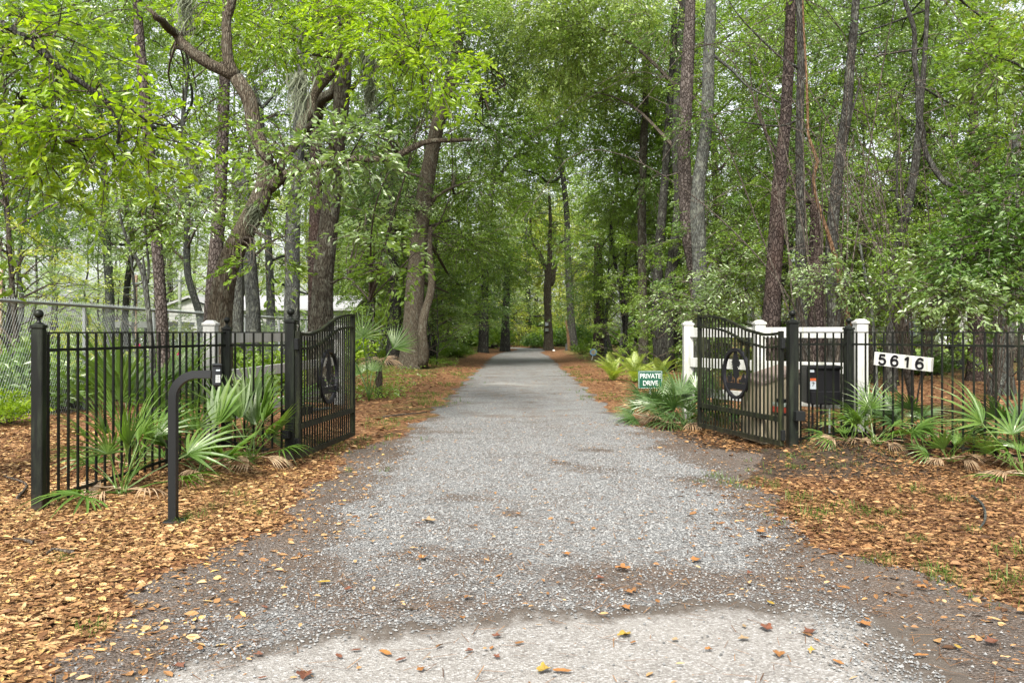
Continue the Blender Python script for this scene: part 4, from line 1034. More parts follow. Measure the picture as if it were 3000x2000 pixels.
def hero(name, label, d, base_px, trunk, limbs=(), blobs=(), bark_='bark_oak', leaf='leaf_mid', group=None, seg=20, rough=.05, lift=0, cat='tree', seed=1, twigr=.012, moss=(), clumps=()):
    """trunk: [(px, py, width px, depth offset)]; limbs the same; blobs: (px, py, depth offset, radius m, sprays, leaf length[, leaf material])"""
    r = np.random.default_rng(seed)
    bx = PX(base_px, d); bz = Hs(bx, d)
    t = thing(name, label, cat, (bx, d, bz), group)
    def conv(pts, base=False):
        out = []
        for q in pts:
            dd = d + (q[3] if len(q) > 3 else 0); p = P(q[0], q[1], dd); out.append((p.x, p.y, p.z, q[2] * dd / FP / 2))
        if base:
            r0 = out[0][3]
            out = [(bx, d, bz - .15, r0 * 1.45), (bx, d, bz + .12, r0 * 1.2)] + [q for q in out if q[2] > bz + .5]
        return np.array(out)
    tr = conv(trunk, True); s = spline(tr, .12 if d < 30 else .3)
    MB().tube(s[:, :3], s[:, 3], seg, rough, seed).build('trunk', M[bark_], t, smooth=True)
    allp = [s]
    for k, lb in enumerate(limbs):
        c = conv(lb); s2 = spline(c, .12 if d < 30 else .3)
        # small wiggle for natural limbs
        s2[:, :3] += .4 * s2[:, 3:4] * np.sin(np.arange(len(s2))[:, None] * .9 + np.array([0, 1.3, 2.1]) + k) 
        MB().tube(s2[:, :3], s2[:, 3], 10 if lb[0][2] < 14 else 16, rough, seed + k).build('limb', M[bark_], t, smooth=True); allp.append(s2)
    allp = np.vstack(allp)[:, :3]
    if blobs:
        tw = MB(); mats = {}
        for bb in blobs:
            px, py, do, rad, ns, LL = bb[:6]; lm = bb[6] if len(bb) > 6 else leaf
            c = np.array(P(px, py, d + do)); q = nrm(r.normal(size=(ns, 3))) * (r.random((ns, 1)) ** .45) * np.array([rad, rad * .8, rad * .6]) + c
            D = nrm(q - c + 1e-3) + np.array([0, 0, -.1]) + .5 * (r.random((ns, 3)) - .5)
            det = LL * FP / (d + do) > 11
            nl = 26
            mats.setdefault(lm, []).append(sprays(q, D, nl, LL * 5.2, LL, r, detail=det, wr=.44))
            V, F = twigs_for(q, D, LL * 5, r, .004 + .0004 * d); tw.add(V, F)
            # branchlets from the nearest wood to the blob
            near = allp[np.argmin(((allp - c) ** 2).sum(1))]
            nb_ = 5 if np.linalg.norm(near - c) > .3 else 3
            for k in range(nb_):
                e = q[r.integers(ns)]; mid = (near + e) / 2 + (r.random(3) - .5) * .25 * np.linalg.norm(e - near) + np.array([0, 0, .1])
                sp = spline(np.array([near, mid, e]), .25)
                tw.tube(sp, np.linspace(twigr * (1.3 if k == 0 else .8), .004, len(sp)), 5, caps=False)
        for lm, pp in mats.items():
            V, F, v = join(pp); V = V - np.array(t.location)
            link('crown', np_mesh('crown', V, F, M[lm], {'v': v}), t)
        tw.build('twigs', M['twig'], t, kind='stuff')
    if clumps:
        ql = MB()
        for i, cl in enumerate(clumps):
            px, py, do, sc = cl[:4]; lm = cl[4] if len(cl) > 4 else leaf; c = np.array(P(px, py, d + do))
            link('crown', clump(lm, i % 4), t, tuple(c - np.array(t.location)), (float(r.normal() * .15), float(r.normal() * .15), float(r.random() * 6.28)), (sc, sc, sc * float(.8 + .3 * r.random())))
            near = allp[np.argmin(((allp - c) ** 2).sum(1))]; mid = (near + c) / 2 + (r.random(3) - .5) * .3 * np.linalg.norm(c - near); sp = spline(np.array([near, mid, c]), .4)
            ql.tube(sp, np.linspace(twigr * 2.2, .008, len(sp)), 6, caps=False)
        ql.build('branches', M[bark_], t, kind='stuff')
    for (px, py, do, ln, wdt, n) in moss:
        c = P(px, py, d + do); V = []; F = []; vs = []; k = 0
        for i in range(n):
            x0 = c.x + r.normal() * wdt * .4; y0 = c.y + r.normal() * wdt * .3; l = ln * (.3 + .7 * r.random()); z0 = c.z + r.random() * .1
            ws = .008 + .01 * r.random(); m_ = 5; a = r.random() * 3.14
            for j in range(m_ + 1):
                s_ = j / m_; xx = x0 + .05 * math.sin(s_ * 7 + i) ; yy_ = y0 + .04 * math.cos(s_ * 5 + i); w2 = ws * (1 - .7 * s_)
                V += [(xx - w2 * math.cos(a), yy_ - w2 * math.sin(a), z0 - l * s_), (xx + w2 * math.cos(a), yy_ + w2 * math.sin(a), z0 - l * s_)]; vs += [r.random()] * 2
            F += [(k + 2 * j, k + 2 * j + 1, k + 2 * j + 3, k + 2 * j + 2) for j in range(m_)]; k += 2 * (m_ + 1)
        V = np.array(V) - np.array(t.location)
        link('hanging_moss', np_mesh('hanging_moss', V, np.array(F), M['moss'], {'v': vs}), t, kind='stuff')
    return t

# -- left side
hero('leaning_oak', 'brown oak trunk leaning right, forking into bare crooked limbs, left of the gate', 13.5, 505,
     [(505, 740, 55), (516, 640, 49), (540, 570, 48), (578, 500, 48), (604, 440, 44), (612, 400, 40), (606, 350, 35), (585, 300, 33), (576, 240, 33), (560, 205, 32), (543, 178, 30)],
     [[(543, 180, 30), (500, 155, 26), (450, 125, 25), (415, 100, 23), (395, 70, 19), (360, 40, 14, -1), (340, 15, 11, -1)],
      [(540, 180, 23), (525, 140, 25), (527, 90, 23), (520, 40, 21), (540, -30, 19)],
      [(612, 425, 32), (655, 405, 23), (700, 388, 21), (752, 372, 19), (800, 368, 16), (870, 366, 15), (930, 350, 15), (975, 330, 13), (1020, 322, 11), (1085, 320, 8)],
      [(640, 400, 19, 1), (690, 300, 19, 1.5), (720, 230, 23, 2), (750, 180, 21, 2), (790, 100, 16, 2)],
      [(480, 135, 18), (440, 118, 12), (400, 108, 8)]],
     [(588, 345, -1, .3, 10, .09, 'leaf_mid'), (560, 290, 1, .5, 16, .10, 'leaf_mid'), (690, 335, -1.5, .55, 24, .10, 'leaf_grey'), (775, 345, -2, .55, 22, .10, 'leaf_grey'), (850, 325, -2, .4, 10, .10, 'leaf_grey'),
      (640, 470, 1.6, .5, 14, .10, 'leaf_mid'), (500, 40, 1.5, .9, 44, .10, 'leaf_bright'), (630, 80, 1.5, .9, 36, .10, 'leaf_mid'), (430, 230, 2, .6, 18, .09), (470, 340, 2, .6, 18, .09), (610, 600, -1, .35, 8, .10, 'leaf_mid'), (655, 560, -1, .3, 6, .10), (565, 430, 1.5, .5, 9, .09)],
     'bark_brown', seg=40, rough=.045, seed=3, twigr=.02, moss=[(430, 0, 0, .7, .18, 70), (585, 480, -.3, .5, .15, 50), (690, 180, 0, .9, .2, 70)])
hero('oak_tree', 'tall dark oak trunk with pale lichen flakes right behind the left gate post', 17, 738,
     [(738, 740, 52), (742, 640, 46), (750, 560, 46), (760, 470, 42), (767, 400, 38), (775, 330, 36), (783, 250, 36), (788, 170, 38), (792, 90, 34), (800, 0, 28), (812, -120, 22)],
     [[(776, 190, 24), (745, 230, 24, .5), (715, 290, 20, 1), (700, 320, 14, 1.4)], [(792, 215, 12), (830, 180, 10), (880, 150, 7), (950, 150, 4)], [(758, 650, 6, -.6), (800, 640, 5, -1), (850, 690, 4, -1.4)]],
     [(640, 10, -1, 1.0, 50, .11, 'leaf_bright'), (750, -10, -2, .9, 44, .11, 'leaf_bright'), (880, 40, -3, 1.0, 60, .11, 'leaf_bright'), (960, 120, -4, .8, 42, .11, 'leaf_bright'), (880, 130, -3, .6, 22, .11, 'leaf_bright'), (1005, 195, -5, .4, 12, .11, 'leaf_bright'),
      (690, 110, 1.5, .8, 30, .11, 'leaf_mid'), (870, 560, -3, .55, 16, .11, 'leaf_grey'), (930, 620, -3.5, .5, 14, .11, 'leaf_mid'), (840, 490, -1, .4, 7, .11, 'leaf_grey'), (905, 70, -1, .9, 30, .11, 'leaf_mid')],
     'bark_oak', seg=40, rough=.05, seed=4, twigr=.018, moss=[(845, 130, -3, 1.0, .14, 90), (850, 210, -3, .6, .1, 50)])
hero('straight_tree', 'straight mottled grey trunk just left of the left gate post', 20, 670,
     [(670, 740, 36), (672, 640, 34), (672, 540, 33), (676, 440, 32), (684, 340, 30), (690, 240, 28), (692, 140, 26), (695, 0, 24), (700, -120, 20)],
     [[(690, 150, 10), (640, 100, 7), (600, 70, 4)]], [(610, 50, 2, 1.2, 40, .1), (740, 230, 3, .9, 26, .09, 'leaf_mid')], 'bark_grey', seg=28, seed=5)
hero('pine_tree', 'reddish pine trunk half hidden behind the dark lichened oak', 23, 722,
     [(722, 740, 30), (723, 600, 29), (725, 480, 28), (726, 380, 27), (728, 240, 25), (730, 100, 23), (732, -80, 20)], (), [(740, 60, 2, 1.4, 60, .09)], 'bark_pine_dark', seg=24, rough=.03, seed=6)
hero('pine_tree', 'slender reddish pine standing behind the left fence, left of the keypad', 16.5, 378,
     [(378, 860, 30), (372, 740, 27), (367, 660, 25), (360, 560, 24), (352, 440, 23), (342, 330, 23), (332, 220, 23), (322, 110, 22), (316, 20, 20), (312, -80, 18)],
     (), [(250, 40, 2, 1.0, 40, .07, 'leaf_grey'), (330, -40, 0, 1.0, 40, .08)], 'bark_pine', seg=28, rough=.03, seed=7, moss=[(450, 360, 2, .8, .2, 60)])
hero('pine_tree', 'thick grey-plated pine beside the leaning oak', 18, 484,
     [(484, 760, 34), (488, 680, 32), (494, 600, 31), (501, 520, 30), (507, 420, 28), (512, 300, 26), (516, 180, 24), (520, 60, 22), (525, -80, 20)], (), [(450, 20, 2, 1.0, 40, .09), (430, 400, 1, .7, 22, .08, 'leaf_grey')], 'bark_pine', seg=28, rough=.03, seed=8)
hero('oak_tree', 'pale lichened trunk seen just right of the leaning oak', 22, 545,
     [(545, 740, 28), (546, 640, 26), (545, 560, 24), (548, 480, 22), (552, 380, 20)], (), [(560, 380, 0, .9, 36, .09, 'leaf_grey')], 'bark_lichen', seg=20, seed=9)
hero('oak_tree', 'short dark trunk between the pale trunk and the straight one', 21, 580,
     [(582, 740, 32), (578, 660, 31), (574, 600, 30), (570, 540, 26), (566, 470, 22), (560, 380, 16)], (), [(590, 470, 0, .8, 30, .1, 'leaf_mid')], 'bark_grey', seg=20, seed=10)
hero('thin_sapling', 'thin forked sapling rising over the chain-link fence', 12.5, 352,
     [(352, 860, 14), (345, 760, 13), (338, 690, 12), (333, 650, 13), (322, 610, 10), (300, 570, 8), (285, 530, 7), (270, 470, 6), (262, 420, 4)],
     [[(333, 650, 8), (330, 620, 7), (327, 590, 5)], [(336, 650, 8), (342, 610, 6), (338, 560, 5), (332, 500, 4), (345, 440, 3)]],
     [(300, 480, 0, .45, 22, .08, 'leaf_mid'), (360, 460, 0, .5, 26, .08, 'leaf_grey'), (390, 520, 0, .35, 12, .08), (250, 400, 0, .5, 22, .08), (460, 520, 0, .3, 8, .08), (430, 460, 0, .4, 14, .08, 'leaf_grey')], 'bark_lichen', seg=10, seed=11, twigr=.01)
# near overhanging branch top-left, rooted in a tree outside the frame
hero('overhanging_oak', 'near oak outside the left edge whose dark branch hangs across the top', 7.2, -230,
     [(-230, 900, 110), (-235, 600, 100), (-230, 300, 90), (-200, 100, 80), (-150, -60, 60)],
     [[(-200, 60, 40), (-80, 30, 26), (0, 52, 18), (60, 92, 17), (130, 150, 14), (190, 190, 12), (245, 235, 10), (275, 290, 7), (268, 330, 5)],
      [(245, 235, 7), (300, 250, 6), (340, 280, 5), (420, 295, 3.5)], [(150, 165, 6), (110, 200, 5), (40, 215, 4)], [(262, 300, 5), (220, 320, 4), (150, 325, 3)], [(0, 140, 5), (40, 100, 5), (60, 92, 6)]],
     [(40, 60, 0, .42, 15, 0.088, 'leaf_bright'), (130, 110, 0, .38, 14, 0.088, 'leaf_bright'), (60, 170, .3, .4, 15, 0.088, 'leaf_mid'), (180, 250, 0, .45, 20, 0.088, 'leaf_bright'), (260, 330, 0, .42, 17, 0.084, 'leaf_bright'), (120, 250, .4, .45, 17, 0.088, 'leaf_mid'),
      (340, 300, .2, .38, 11, 0.079, 'leaf_bright'), (90, 350, .5, .42, 13, 0.079, 'leaf_bright'), (40, 450, .5, .36, 4, 0.088, 'leaf_mid'), (20, 530, .2, .25, 4, 0.088, 'leaf_mid'), (200, 60, .6, .4, 11, 0.079, 'leaf_mid'), (30, 300, .4, .42, 14, 0.084, 'leaf_bright'), (200, 390, .8, .4, 6, 0.070, 'leaf_bright')],
     'bark_dark', leaf='leaf_bright', seg=24, seed=12, twigr=.008)
# tulip-like branches along the top centre
# -- big double trunk left of the drive
hero('double_oak', 'massive double-trunked oak at the left verge of the drive', 31, 948,
     [(940, 850, 55), (945, 800, 49), (950, 720, 45), (955, 640, 40), (962, 560, 39), (970, 490, 37), (978, 430, 35), (988, 370, 34), (1000, 310, 32), (1015, 250, 30), (1035, 190, 25), (1050, 120, 22), (1060, 40, 20), (1070, -60, 17)],
     [[(968, 845, 25, -.4), (972, 760, 22, -.4), (985, 690, 18, -.2), (990, 600, 15), (985, 520, 12)], [(978, 480, 12), (1000, 450, 8), (1040, 430, 6)],
      [(1030, 210, 12), (1060, 170, 8), (1120, 150, 7), (1160, 195, 6), (1110, 215, 5)]],
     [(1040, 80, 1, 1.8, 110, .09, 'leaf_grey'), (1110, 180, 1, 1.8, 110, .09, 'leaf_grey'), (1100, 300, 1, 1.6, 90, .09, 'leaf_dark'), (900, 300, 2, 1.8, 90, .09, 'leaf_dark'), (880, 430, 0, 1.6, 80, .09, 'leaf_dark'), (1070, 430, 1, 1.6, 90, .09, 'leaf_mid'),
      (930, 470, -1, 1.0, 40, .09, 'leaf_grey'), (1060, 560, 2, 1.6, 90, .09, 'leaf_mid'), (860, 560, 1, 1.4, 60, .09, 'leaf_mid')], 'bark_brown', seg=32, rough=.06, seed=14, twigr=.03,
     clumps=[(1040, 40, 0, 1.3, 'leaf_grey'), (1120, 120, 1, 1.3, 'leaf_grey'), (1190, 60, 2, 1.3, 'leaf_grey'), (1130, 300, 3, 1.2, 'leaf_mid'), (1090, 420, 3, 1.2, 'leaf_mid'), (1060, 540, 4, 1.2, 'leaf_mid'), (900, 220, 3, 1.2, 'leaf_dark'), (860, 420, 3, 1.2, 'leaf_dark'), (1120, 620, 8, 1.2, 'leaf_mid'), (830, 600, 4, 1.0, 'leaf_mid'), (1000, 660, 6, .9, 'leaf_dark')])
hero('live_oak', 'live oak over the drive, its grey-green crown arching across the top centre', 38, 1560,
     [(1560, 830, 30), (1555, 740, 26), (1548, 600, 24), (1540, 450, 22), (1520, 320, 20), (1490, 200, 16), (1470, 60, 12)],
     [[(1520, 330, 14), (1470, 250, 11), (1400, 200, 9), (1330, 190, 6), (1280, 200, 4)], [(1500, 230, 10), (1420, 130, 8), (1340, 80, 6), (1260, 70, 4)], [(1540, 450, 9), (1480, 400, 7), (1430, 400, 5)]],
     (), 'bark_dark', seg=16, seed=141, twigr=.03,
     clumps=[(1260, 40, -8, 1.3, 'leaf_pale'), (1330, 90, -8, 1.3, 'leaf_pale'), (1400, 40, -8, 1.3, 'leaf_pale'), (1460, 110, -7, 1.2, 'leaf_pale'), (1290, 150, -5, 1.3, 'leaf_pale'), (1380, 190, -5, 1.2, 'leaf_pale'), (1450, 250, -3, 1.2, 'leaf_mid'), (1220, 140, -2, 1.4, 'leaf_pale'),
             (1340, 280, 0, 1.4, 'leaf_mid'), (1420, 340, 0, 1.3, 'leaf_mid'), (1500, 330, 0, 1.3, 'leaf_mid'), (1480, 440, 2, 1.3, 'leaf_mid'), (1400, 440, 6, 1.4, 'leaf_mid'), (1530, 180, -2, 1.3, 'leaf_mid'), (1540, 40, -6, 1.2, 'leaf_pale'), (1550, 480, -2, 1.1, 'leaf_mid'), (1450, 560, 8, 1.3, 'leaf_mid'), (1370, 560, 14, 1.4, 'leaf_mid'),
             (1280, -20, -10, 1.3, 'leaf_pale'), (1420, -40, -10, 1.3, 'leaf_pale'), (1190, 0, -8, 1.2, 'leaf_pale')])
hero('live_oak', 'live oak far down the left bank whose crown meets the others over the drive', 56, 1110,
     [(1110, 800, 22), (1112, 700, 20), (1118, 560, 17), (1130, 430, 14), (1150, 320, 10)], [[(1130, 430, 9), (1180, 360, 7), (1240, 300, 5), (1290, 280, 3)]], (), 'bark_dark', seg=14, seed=142, twigr=.04,
     clumps=[(1130, 300, 0, 2.0, 'leaf_mid'), (1190, 240, 0, 2.0, 'leaf_mid'), (1250, 200, 2, 2.0, 'leaf_yellow'), (1320, 220, 4, 2.0, 'leaf_mid'), (1180, 360, 2, 1.8, 'leaf_mid'), (1240, 330, 6, 1.9, 'leaf_bright'), (1120, 460, 0, 1.9, 'leaf_mid'), (1170, 500, 4, 1.7, 'leaf_bright'), (1310, 330, 8, 1.8, 'leaf_mid'), (1110, 580, 0, 1.7, 'leaf_dark'), (1170, 600, 8, 1.5, 'leaf_mid'), (1200, 430, 10, 1.8, 'leaf_grey'), (1280, 430, 14, 1.8, 'leaf_mid'), (1120, 700, 2, 1.3, 'leaf_dark'), (1060, 720, 0, 1.2, 'leaf_dark')])
hero('oak_tree', 'dark trunk standing left of the massive double oak', 34, 905,
     [(908, 790, 30), (908, 700, 26), (905, 620, 24), (900, 540, 22), (897, 460, 20), (893, 380, 18)], (), [(890, 400, 0, 1.6, 70, .09, 'leaf_dark')], 'bark_dark', seg=20, seed=15)
hero('oak_tree', 'thinner trunk glimpsed over the left gate, near the fan palm', 36, 855,
     [(850, 780, 22), (852, 700, 20), (850, 600, 17), (845, 500, 14)], (), [(840, 480, 0, 1.6, 70, .09, 'leaf_mid')], 'bark_grey', seg=16, seed=16)

hero('yard_oak', 'broad pale-crowned oak in the left yard filling the view between near trunks', 30, 250,
     [(250, 840, 24), (252, 700, 20), (246, 560, 18), (240, 420, 16), (230, 250, 12)], [[(246, 560, 10), (180, 480, 8), (100, 420, 5)], [(240, 420, 9), (330, 330, 7), (420, 280, 4)]], (), 'bark_grey', seg=16, seed=151, twigr=.03,
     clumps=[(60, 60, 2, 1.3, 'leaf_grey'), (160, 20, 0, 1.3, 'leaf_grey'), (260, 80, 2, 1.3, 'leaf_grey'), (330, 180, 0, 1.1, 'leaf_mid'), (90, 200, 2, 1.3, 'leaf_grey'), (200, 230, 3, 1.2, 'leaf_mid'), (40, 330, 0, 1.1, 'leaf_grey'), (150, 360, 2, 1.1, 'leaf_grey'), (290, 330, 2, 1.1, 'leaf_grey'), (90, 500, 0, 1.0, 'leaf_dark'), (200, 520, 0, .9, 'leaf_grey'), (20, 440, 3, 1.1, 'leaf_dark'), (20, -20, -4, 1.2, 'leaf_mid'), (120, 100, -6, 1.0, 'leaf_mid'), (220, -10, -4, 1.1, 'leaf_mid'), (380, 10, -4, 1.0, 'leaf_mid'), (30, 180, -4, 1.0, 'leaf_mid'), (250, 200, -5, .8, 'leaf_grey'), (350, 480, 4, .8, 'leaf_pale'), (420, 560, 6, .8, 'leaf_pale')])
hero('yard_oak', 'second pale-crowned yard oak behind the leaning oak', 33, 620,
     [(620, 840, 22), (622, 700, 19), (616, 560, 17), (610, 420, 14), (600, 250, 10)], [[(616, 500, 9), (560, 420, 7), (500, 380, 4)], [(610, 400, 8), (700, 330, 6)]], (), 'bark_grey', seg=16, seed=152, twigr=.03,
     clumps=[(400, 80, 0, 1.3, 'leaf_grey'), (480, 180, 2, 1.1, 'leaf_mid'), (560, 60, 0, 1.3, 'leaf_mid'), (640, 160, 2, 1.3, 'leaf_grey'), (730, 80, 2, 1.3, 'leaf_mid'), (820, 200, 2, 1.3, 'leaf_mid'), (700, 300, 3, 1.1, 'leaf_grey'), (430, 420, 2, 1.0, 'leaf_grey'), (400, 300, 0, 1.0, 'leaf_grey'), (860, 330, 2, 1.2, 'leaf_mid'), (780, 440, 5, 1.1, 'leaf_grey'), (850, 500, 4, 1.1, 'leaf_mid'), (560, 300, 4, .9, 'leaf_grey'), (640, 620, 6, .8, 'leaf_pale'), (820, 640, 4, 1.0, 'leaf_mid'), (900, 40, 2, 1.3, 'leaf_mid'), (700, 520, 6, .8, 'leaf_pale'), (560, -30, -6, 1.1, 'leaf_mid'), (700, 0, -6, 1.1, 'leaf_mid'), (840, -20, -6, 1.1, 'leaf_mid'), (980, 30, -6, 1.1, 'leaf_mid'), (960, 200, 0, 1.1, 'leaf_mid'), (790, 330, 4, 1.0, 'leaf_mid')])

# -- centre, far
hero('snag_tree', 'broken-topped bare tree with small boxes on its trunk at the end of the drive', 66, 1260,
     [(1260, 790, 21), (1259, 740, 18), (1257, 690, 17), (1258, 650, 17), (1262, 620, 14), (1263, 560, 10), (1264, 500, 8), (1262, 450, 6)],
     [[(1258, 640, 13), (1248, 600, 10), (1236, 575, 8), (1222, 560, 6), (1218, 500, 5)], [(1262, 655, 12), (1272, 630, 11), (1278, 600, 9)]],
     [(1230, 500, 1, 2.2, 60, .12, 'leaf_mid'), (1290, 520, 1, 2.0, 50, .12)], 'bark_brown', seg=16, rough=.07, seed=17, twigr=.04)
hero('oak_tree', 'tall dark curving oak right of the broken-topped tree', 60, 1315,
     [(1316, 800, 24), (1312, 740, 18), (1308, 660, 17), (1304, 580, 15), (1302, 500, 13), (1296, 430, 12), (1288, 370, 11), (1280, 320, 9)],
     [[(1290, 380, 8), (1265, 350, 7), (1240, 330, 6), (1200, 345, 4)], [(1303, 540, 6), (1285, 560, 5)], [(1292, 400, 7), (1262, 420, 6), (1235, 400, 4), (1200, 390, 3)], [(1310, 640, 5), (1345, 605, 4), (1390, 600, 3)]],
     [(1250, 330, 2, 2.4, 80, .13, 'leaf_grey'), (1210, 400, 2, 2.2, 70, .13, 'leaf_dark'), (1330, 430, 2, 2.4, 90, .13, 'leaf_mid'), (1290, 250, 2, 2.6, 90, .13, 'leaf_grey')], 'bark_dark', seg=16, seed=18, twigr=.04)
hero('oak_tree', 'stout dark trunk beside the left bank where the drive narrows', 62, 1160, [(1160, 796, 20), (1161, 740, 18), (1163, 690, 16), (1165, 600, 13)], (), [(1150, 600, 0, 2.6, 110, .12, 'leaf_mid')], 'bark_dark', seg=16, seed=19)
hero('oak_tree', 'shaggy-barked trunk behind the round blue sign', 46, 1376, [(1378, 815, 28), (1376, 760, 26), (1376, 700, 24), (1375, 640, 22), (1374, 560, 18)], (), [(1380, 600, 0, 1.8, 80, .11, 'leaf_dark')], 'bark_pine_dark', seg=20, seed=20)
hero('thin_tree', 'thin crooked tree leaning left above the bright ferns', 40, 1440, [(1440, 828, 11), (1436, 760, 10), (1428, 700, 9), (1422, 650, 9), (1412, 600, 8), (1404, 540, 7), (1402, 480, 5)], [[(1424, 660, 5), (1440, 620, 4), (1470, 600, 3)]], [(1400, 470, 0, 1.4, 50, .1, 'leaf_mid')], 'bark_dark', seg=10, seed=21)
hero('oak_tree', 'tall straight trunk right of the ferns, nearest of its row', 33, 1476, [(1478, 800, 24), (1476, 700, 21), (1475, 600, 20), (1474, 500, 19), (1476, 400, 18), (1480, 300, 17), (1484, 200, 15), (1490, 60, 13)], (), [(1470, 250, 1, 1.6, 70, .1, 'leaf_dark'), (1420, 350, 2, 1.8, 90, .1, 'leaf_mid'), (1480, 120, 2, 1.9, 90, .1, 'leaf_mid')], 'bark_oak', seg=20, seed=22,
     clumps=[(1440, 480, 2, 1.0, 'leaf_mid'), (1500, 560, 3, 1.0, 'leaf_mid'), (1400, 640, 8, 1.1, 'leaf_mid'), (1540, 640, 4, .9, 'leaf_dark'), (1480, 680, 6, .8, 'leaf_mid'), (1350, 690, 14, 1.0, 'leaf_dark'), (1540, 300, 3, 1.0, 'leaf_mid')])
hero('oak_tree', 'pair-mate trunk with dark base above the palmetto clump', 30, 1518, [(1516, 820, 30), (1512, 760, 27), (1510, 680, 25), (1512, 600, 22), (1520, 500, 20), (1528, 400, 18), (1534, 300, 17), (1545, 150, 15), (1550, 20, 13)], [[(1528, 400, 8), (1545, 370, 7), (1560, 345, 5)]], [(1540, 200, 1, 1.6, 80, .1, 'leaf_mid'), (1500, 420, 1, 1.2, 50, .1, 'leaf_dark'), (1560, 560, 0, 1.2, 50, .09, 'leaf_dark')], 'bark_dark', seg=20, seed=23)
hero('broken_pine', 'pine snapped to pale splintered wood low down, upright against its mottled neighbour', 22, 1598,
     [(1600, 800, 20), (1597, 700, 18), (1588, 620, 18), (1580, 560, 24), (1576, 500, 29), (1574, 430, 30), (1572, 350, 29), (1574, 270, 30), (1578, 180, 29), (1582, 100, 27), (1585, 30, 24), (1588, -80, 20)],
     [[(1592, 640, 5, -.25), (1589, 600, 7, -.3), (1587, 560, 7, -.3), (1586, 500, 5, -.3), (1584, 480, 2, -.25)]], [(1540, 60, 1, 1.2, 60, .09, 'leaf_dark'), (1590, 290, -1, .7, 30, .08, 'leaf_dark')], 'bark_pine', seg=28, rough=.04, seed=24)
hero('oak_tree', 'mottled lichen-patched trunk twisting up beside the broken pine', 21, 1612,
     [(1612, 800, 36), (1608, 700, 34), (1607, 600, 33), (1602, 500, 32), (1603, 440, 30), (1610, 380, 29), (1622, 300, 28), (1626, 220, 27), (1628, 130, 26), (1632, 40, 25), (1636, -80, 22)],
     [[(1612, 640, 9, -.2), (1625, 625, 8, -.3), (1633, 605, 5, -.3)], [(1630, 120, 9), (1680, 160, 7), (1720, 200, 5), (1800, 240, 3)]],
     [(1680, 640, -2, .8, 60, .085, 'leaf_grey'), (1620, 720, -2, .7, 45, .085, 'leaf_grey'), (1720, 580, -1, .8, 50, .085, 'leaf_mid'), (1560, 700, -1, .8, 40, .085, 'leaf_grey'), (1700, 100, 2, 1.2, 60, .09, 'leaf_mid'), (1640, 330, 1, .9, 40, .085, 'leaf_dark')], 'bark_lichen', seg=32, rough=.04, seed=25, twigr=.012)
hero('pine_tree', 'rugged dark pine trunk rising behind the right gate leaf', 17, 1768,
     [(1766, 800, 44), (1772, 720, 40), (1776, 640, 36), (1782, 560, 34), (1786, 480, 32), (1792, 400, 29), (1800, 320, 27), (1806, 240, 25), (1812, 120, 23), (1820, -60, 20)], (), [(1760, 60, 2, 1.1, 50, .08, 'leaf_mid')], 'bark_pine_dark', seg=36, rough=.055, seed=26)
hero('oak_tree', 'dark straight trunk directly above the right gate post', 15.5, 1842,
     [(1845, 860, 30), (1843, 740, 27), (1840, 640, 25), (1838, 540, 21), (1838, 440, 19), (1836, 340, 18), (1838, 240, 18), (1840, 120, 17), (1835, 0, 15), (1832, -90, 14)],
     [[(1836, 160, 7), (1780, 120, 5), (1700, 40, 3), (1650, -40, 2)], [(1838, 270, 6), (1790, 290, 5), (1700, 280, 3)]],
     [(1900, 60, 2, .8, 36, .075, 'leaf_dark'), (1800, 60, 2, .8, 34, .075, 'leaf_mid')], 'bark_dark', seg=24, seed=27)
hero('cedar_tree', 'broad shaggy red-brown trunk between the dark ones above the control box', 18, 1876,
     [(1878, 820, 46), (1876, 740, 40), (1874, 660, 36), (1872, 600, 30), (1872, 540, 24), (1870, 470, 18)], (), [(1870, 480, 0, .9, 46, .08, 'leaf_dark')], 'bark_pine_dark', seg=32, rough=.09, seed=28,
     clumps=[(1880, 400, 4, .8, 'leaf_mid'), (1800, 300, 5, .9, 'leaf_dark'), (1900, 200, 5, .9, 'leaf_mid'), (1780, 480, 6, .9, 'leaf_mid'), (1960, 380, 5, .8, 'leaf_grey'), (1700, 380, 7, 1.0, 'leaf_mid'), (1990, 520, 5, .8, 'leaf_mid'), (1730, 180, 7, 1.0, 'leaf_mid'), (1830, 80, 6, .9, 'leaf_grey'), (1720, 60, 7, 1.0, 'leaf_mid'), (1670, 480, 8, 1.0, 'leaf_grey')])
hero('oak_tree', 'grey furrowed trunk left of the white corner post', 17, 1918,
     [(1918, 820, 34), (1916, 740, 30), (1912, 660, 28), (1910, 580, 27), (1914, 500, 26), (1922, 420, 25), (1932, 340, 24), (1944, 260, 22), (1952, 160, 20), (1962, 60, 18), (1970, -60, 16)],
     [[(1935, 330, 8), (1960, 250, 6), (1975, 180, 4)]], [(1960, 120, 1, .9, 50, .075, 'leaf_dark'), (1900, 360, 1, .7, 26, .075, 'leaf_dark'), (1980, 300, 1, .8, 30, .075, 'leaf_mid')], 'bark_dark', seg=28, seed=29)
hero('woody_vine', 'bare orange-barked vine snaking up among the trunks on the right', 13, 1960,
     [(1962, 900, 12), (1955, 800, 12), (1945, 720, 13), (1930, 660, 14), (1926, 620, 11), (1912, 570, 10), (1900, 530, 9), (1885, 490, 9), (1872, 440, 8), (1870, 400, 8), (1878, 370, 8), (1866, 340, 7), (1856, 310, 6), (1855, 250, 6), (1852, 170, 5), (1846, 60, 4), (1842, -60, 4)],
     (), (), 'vine', seg=10, rough=.08, seed=30, cat='vine')
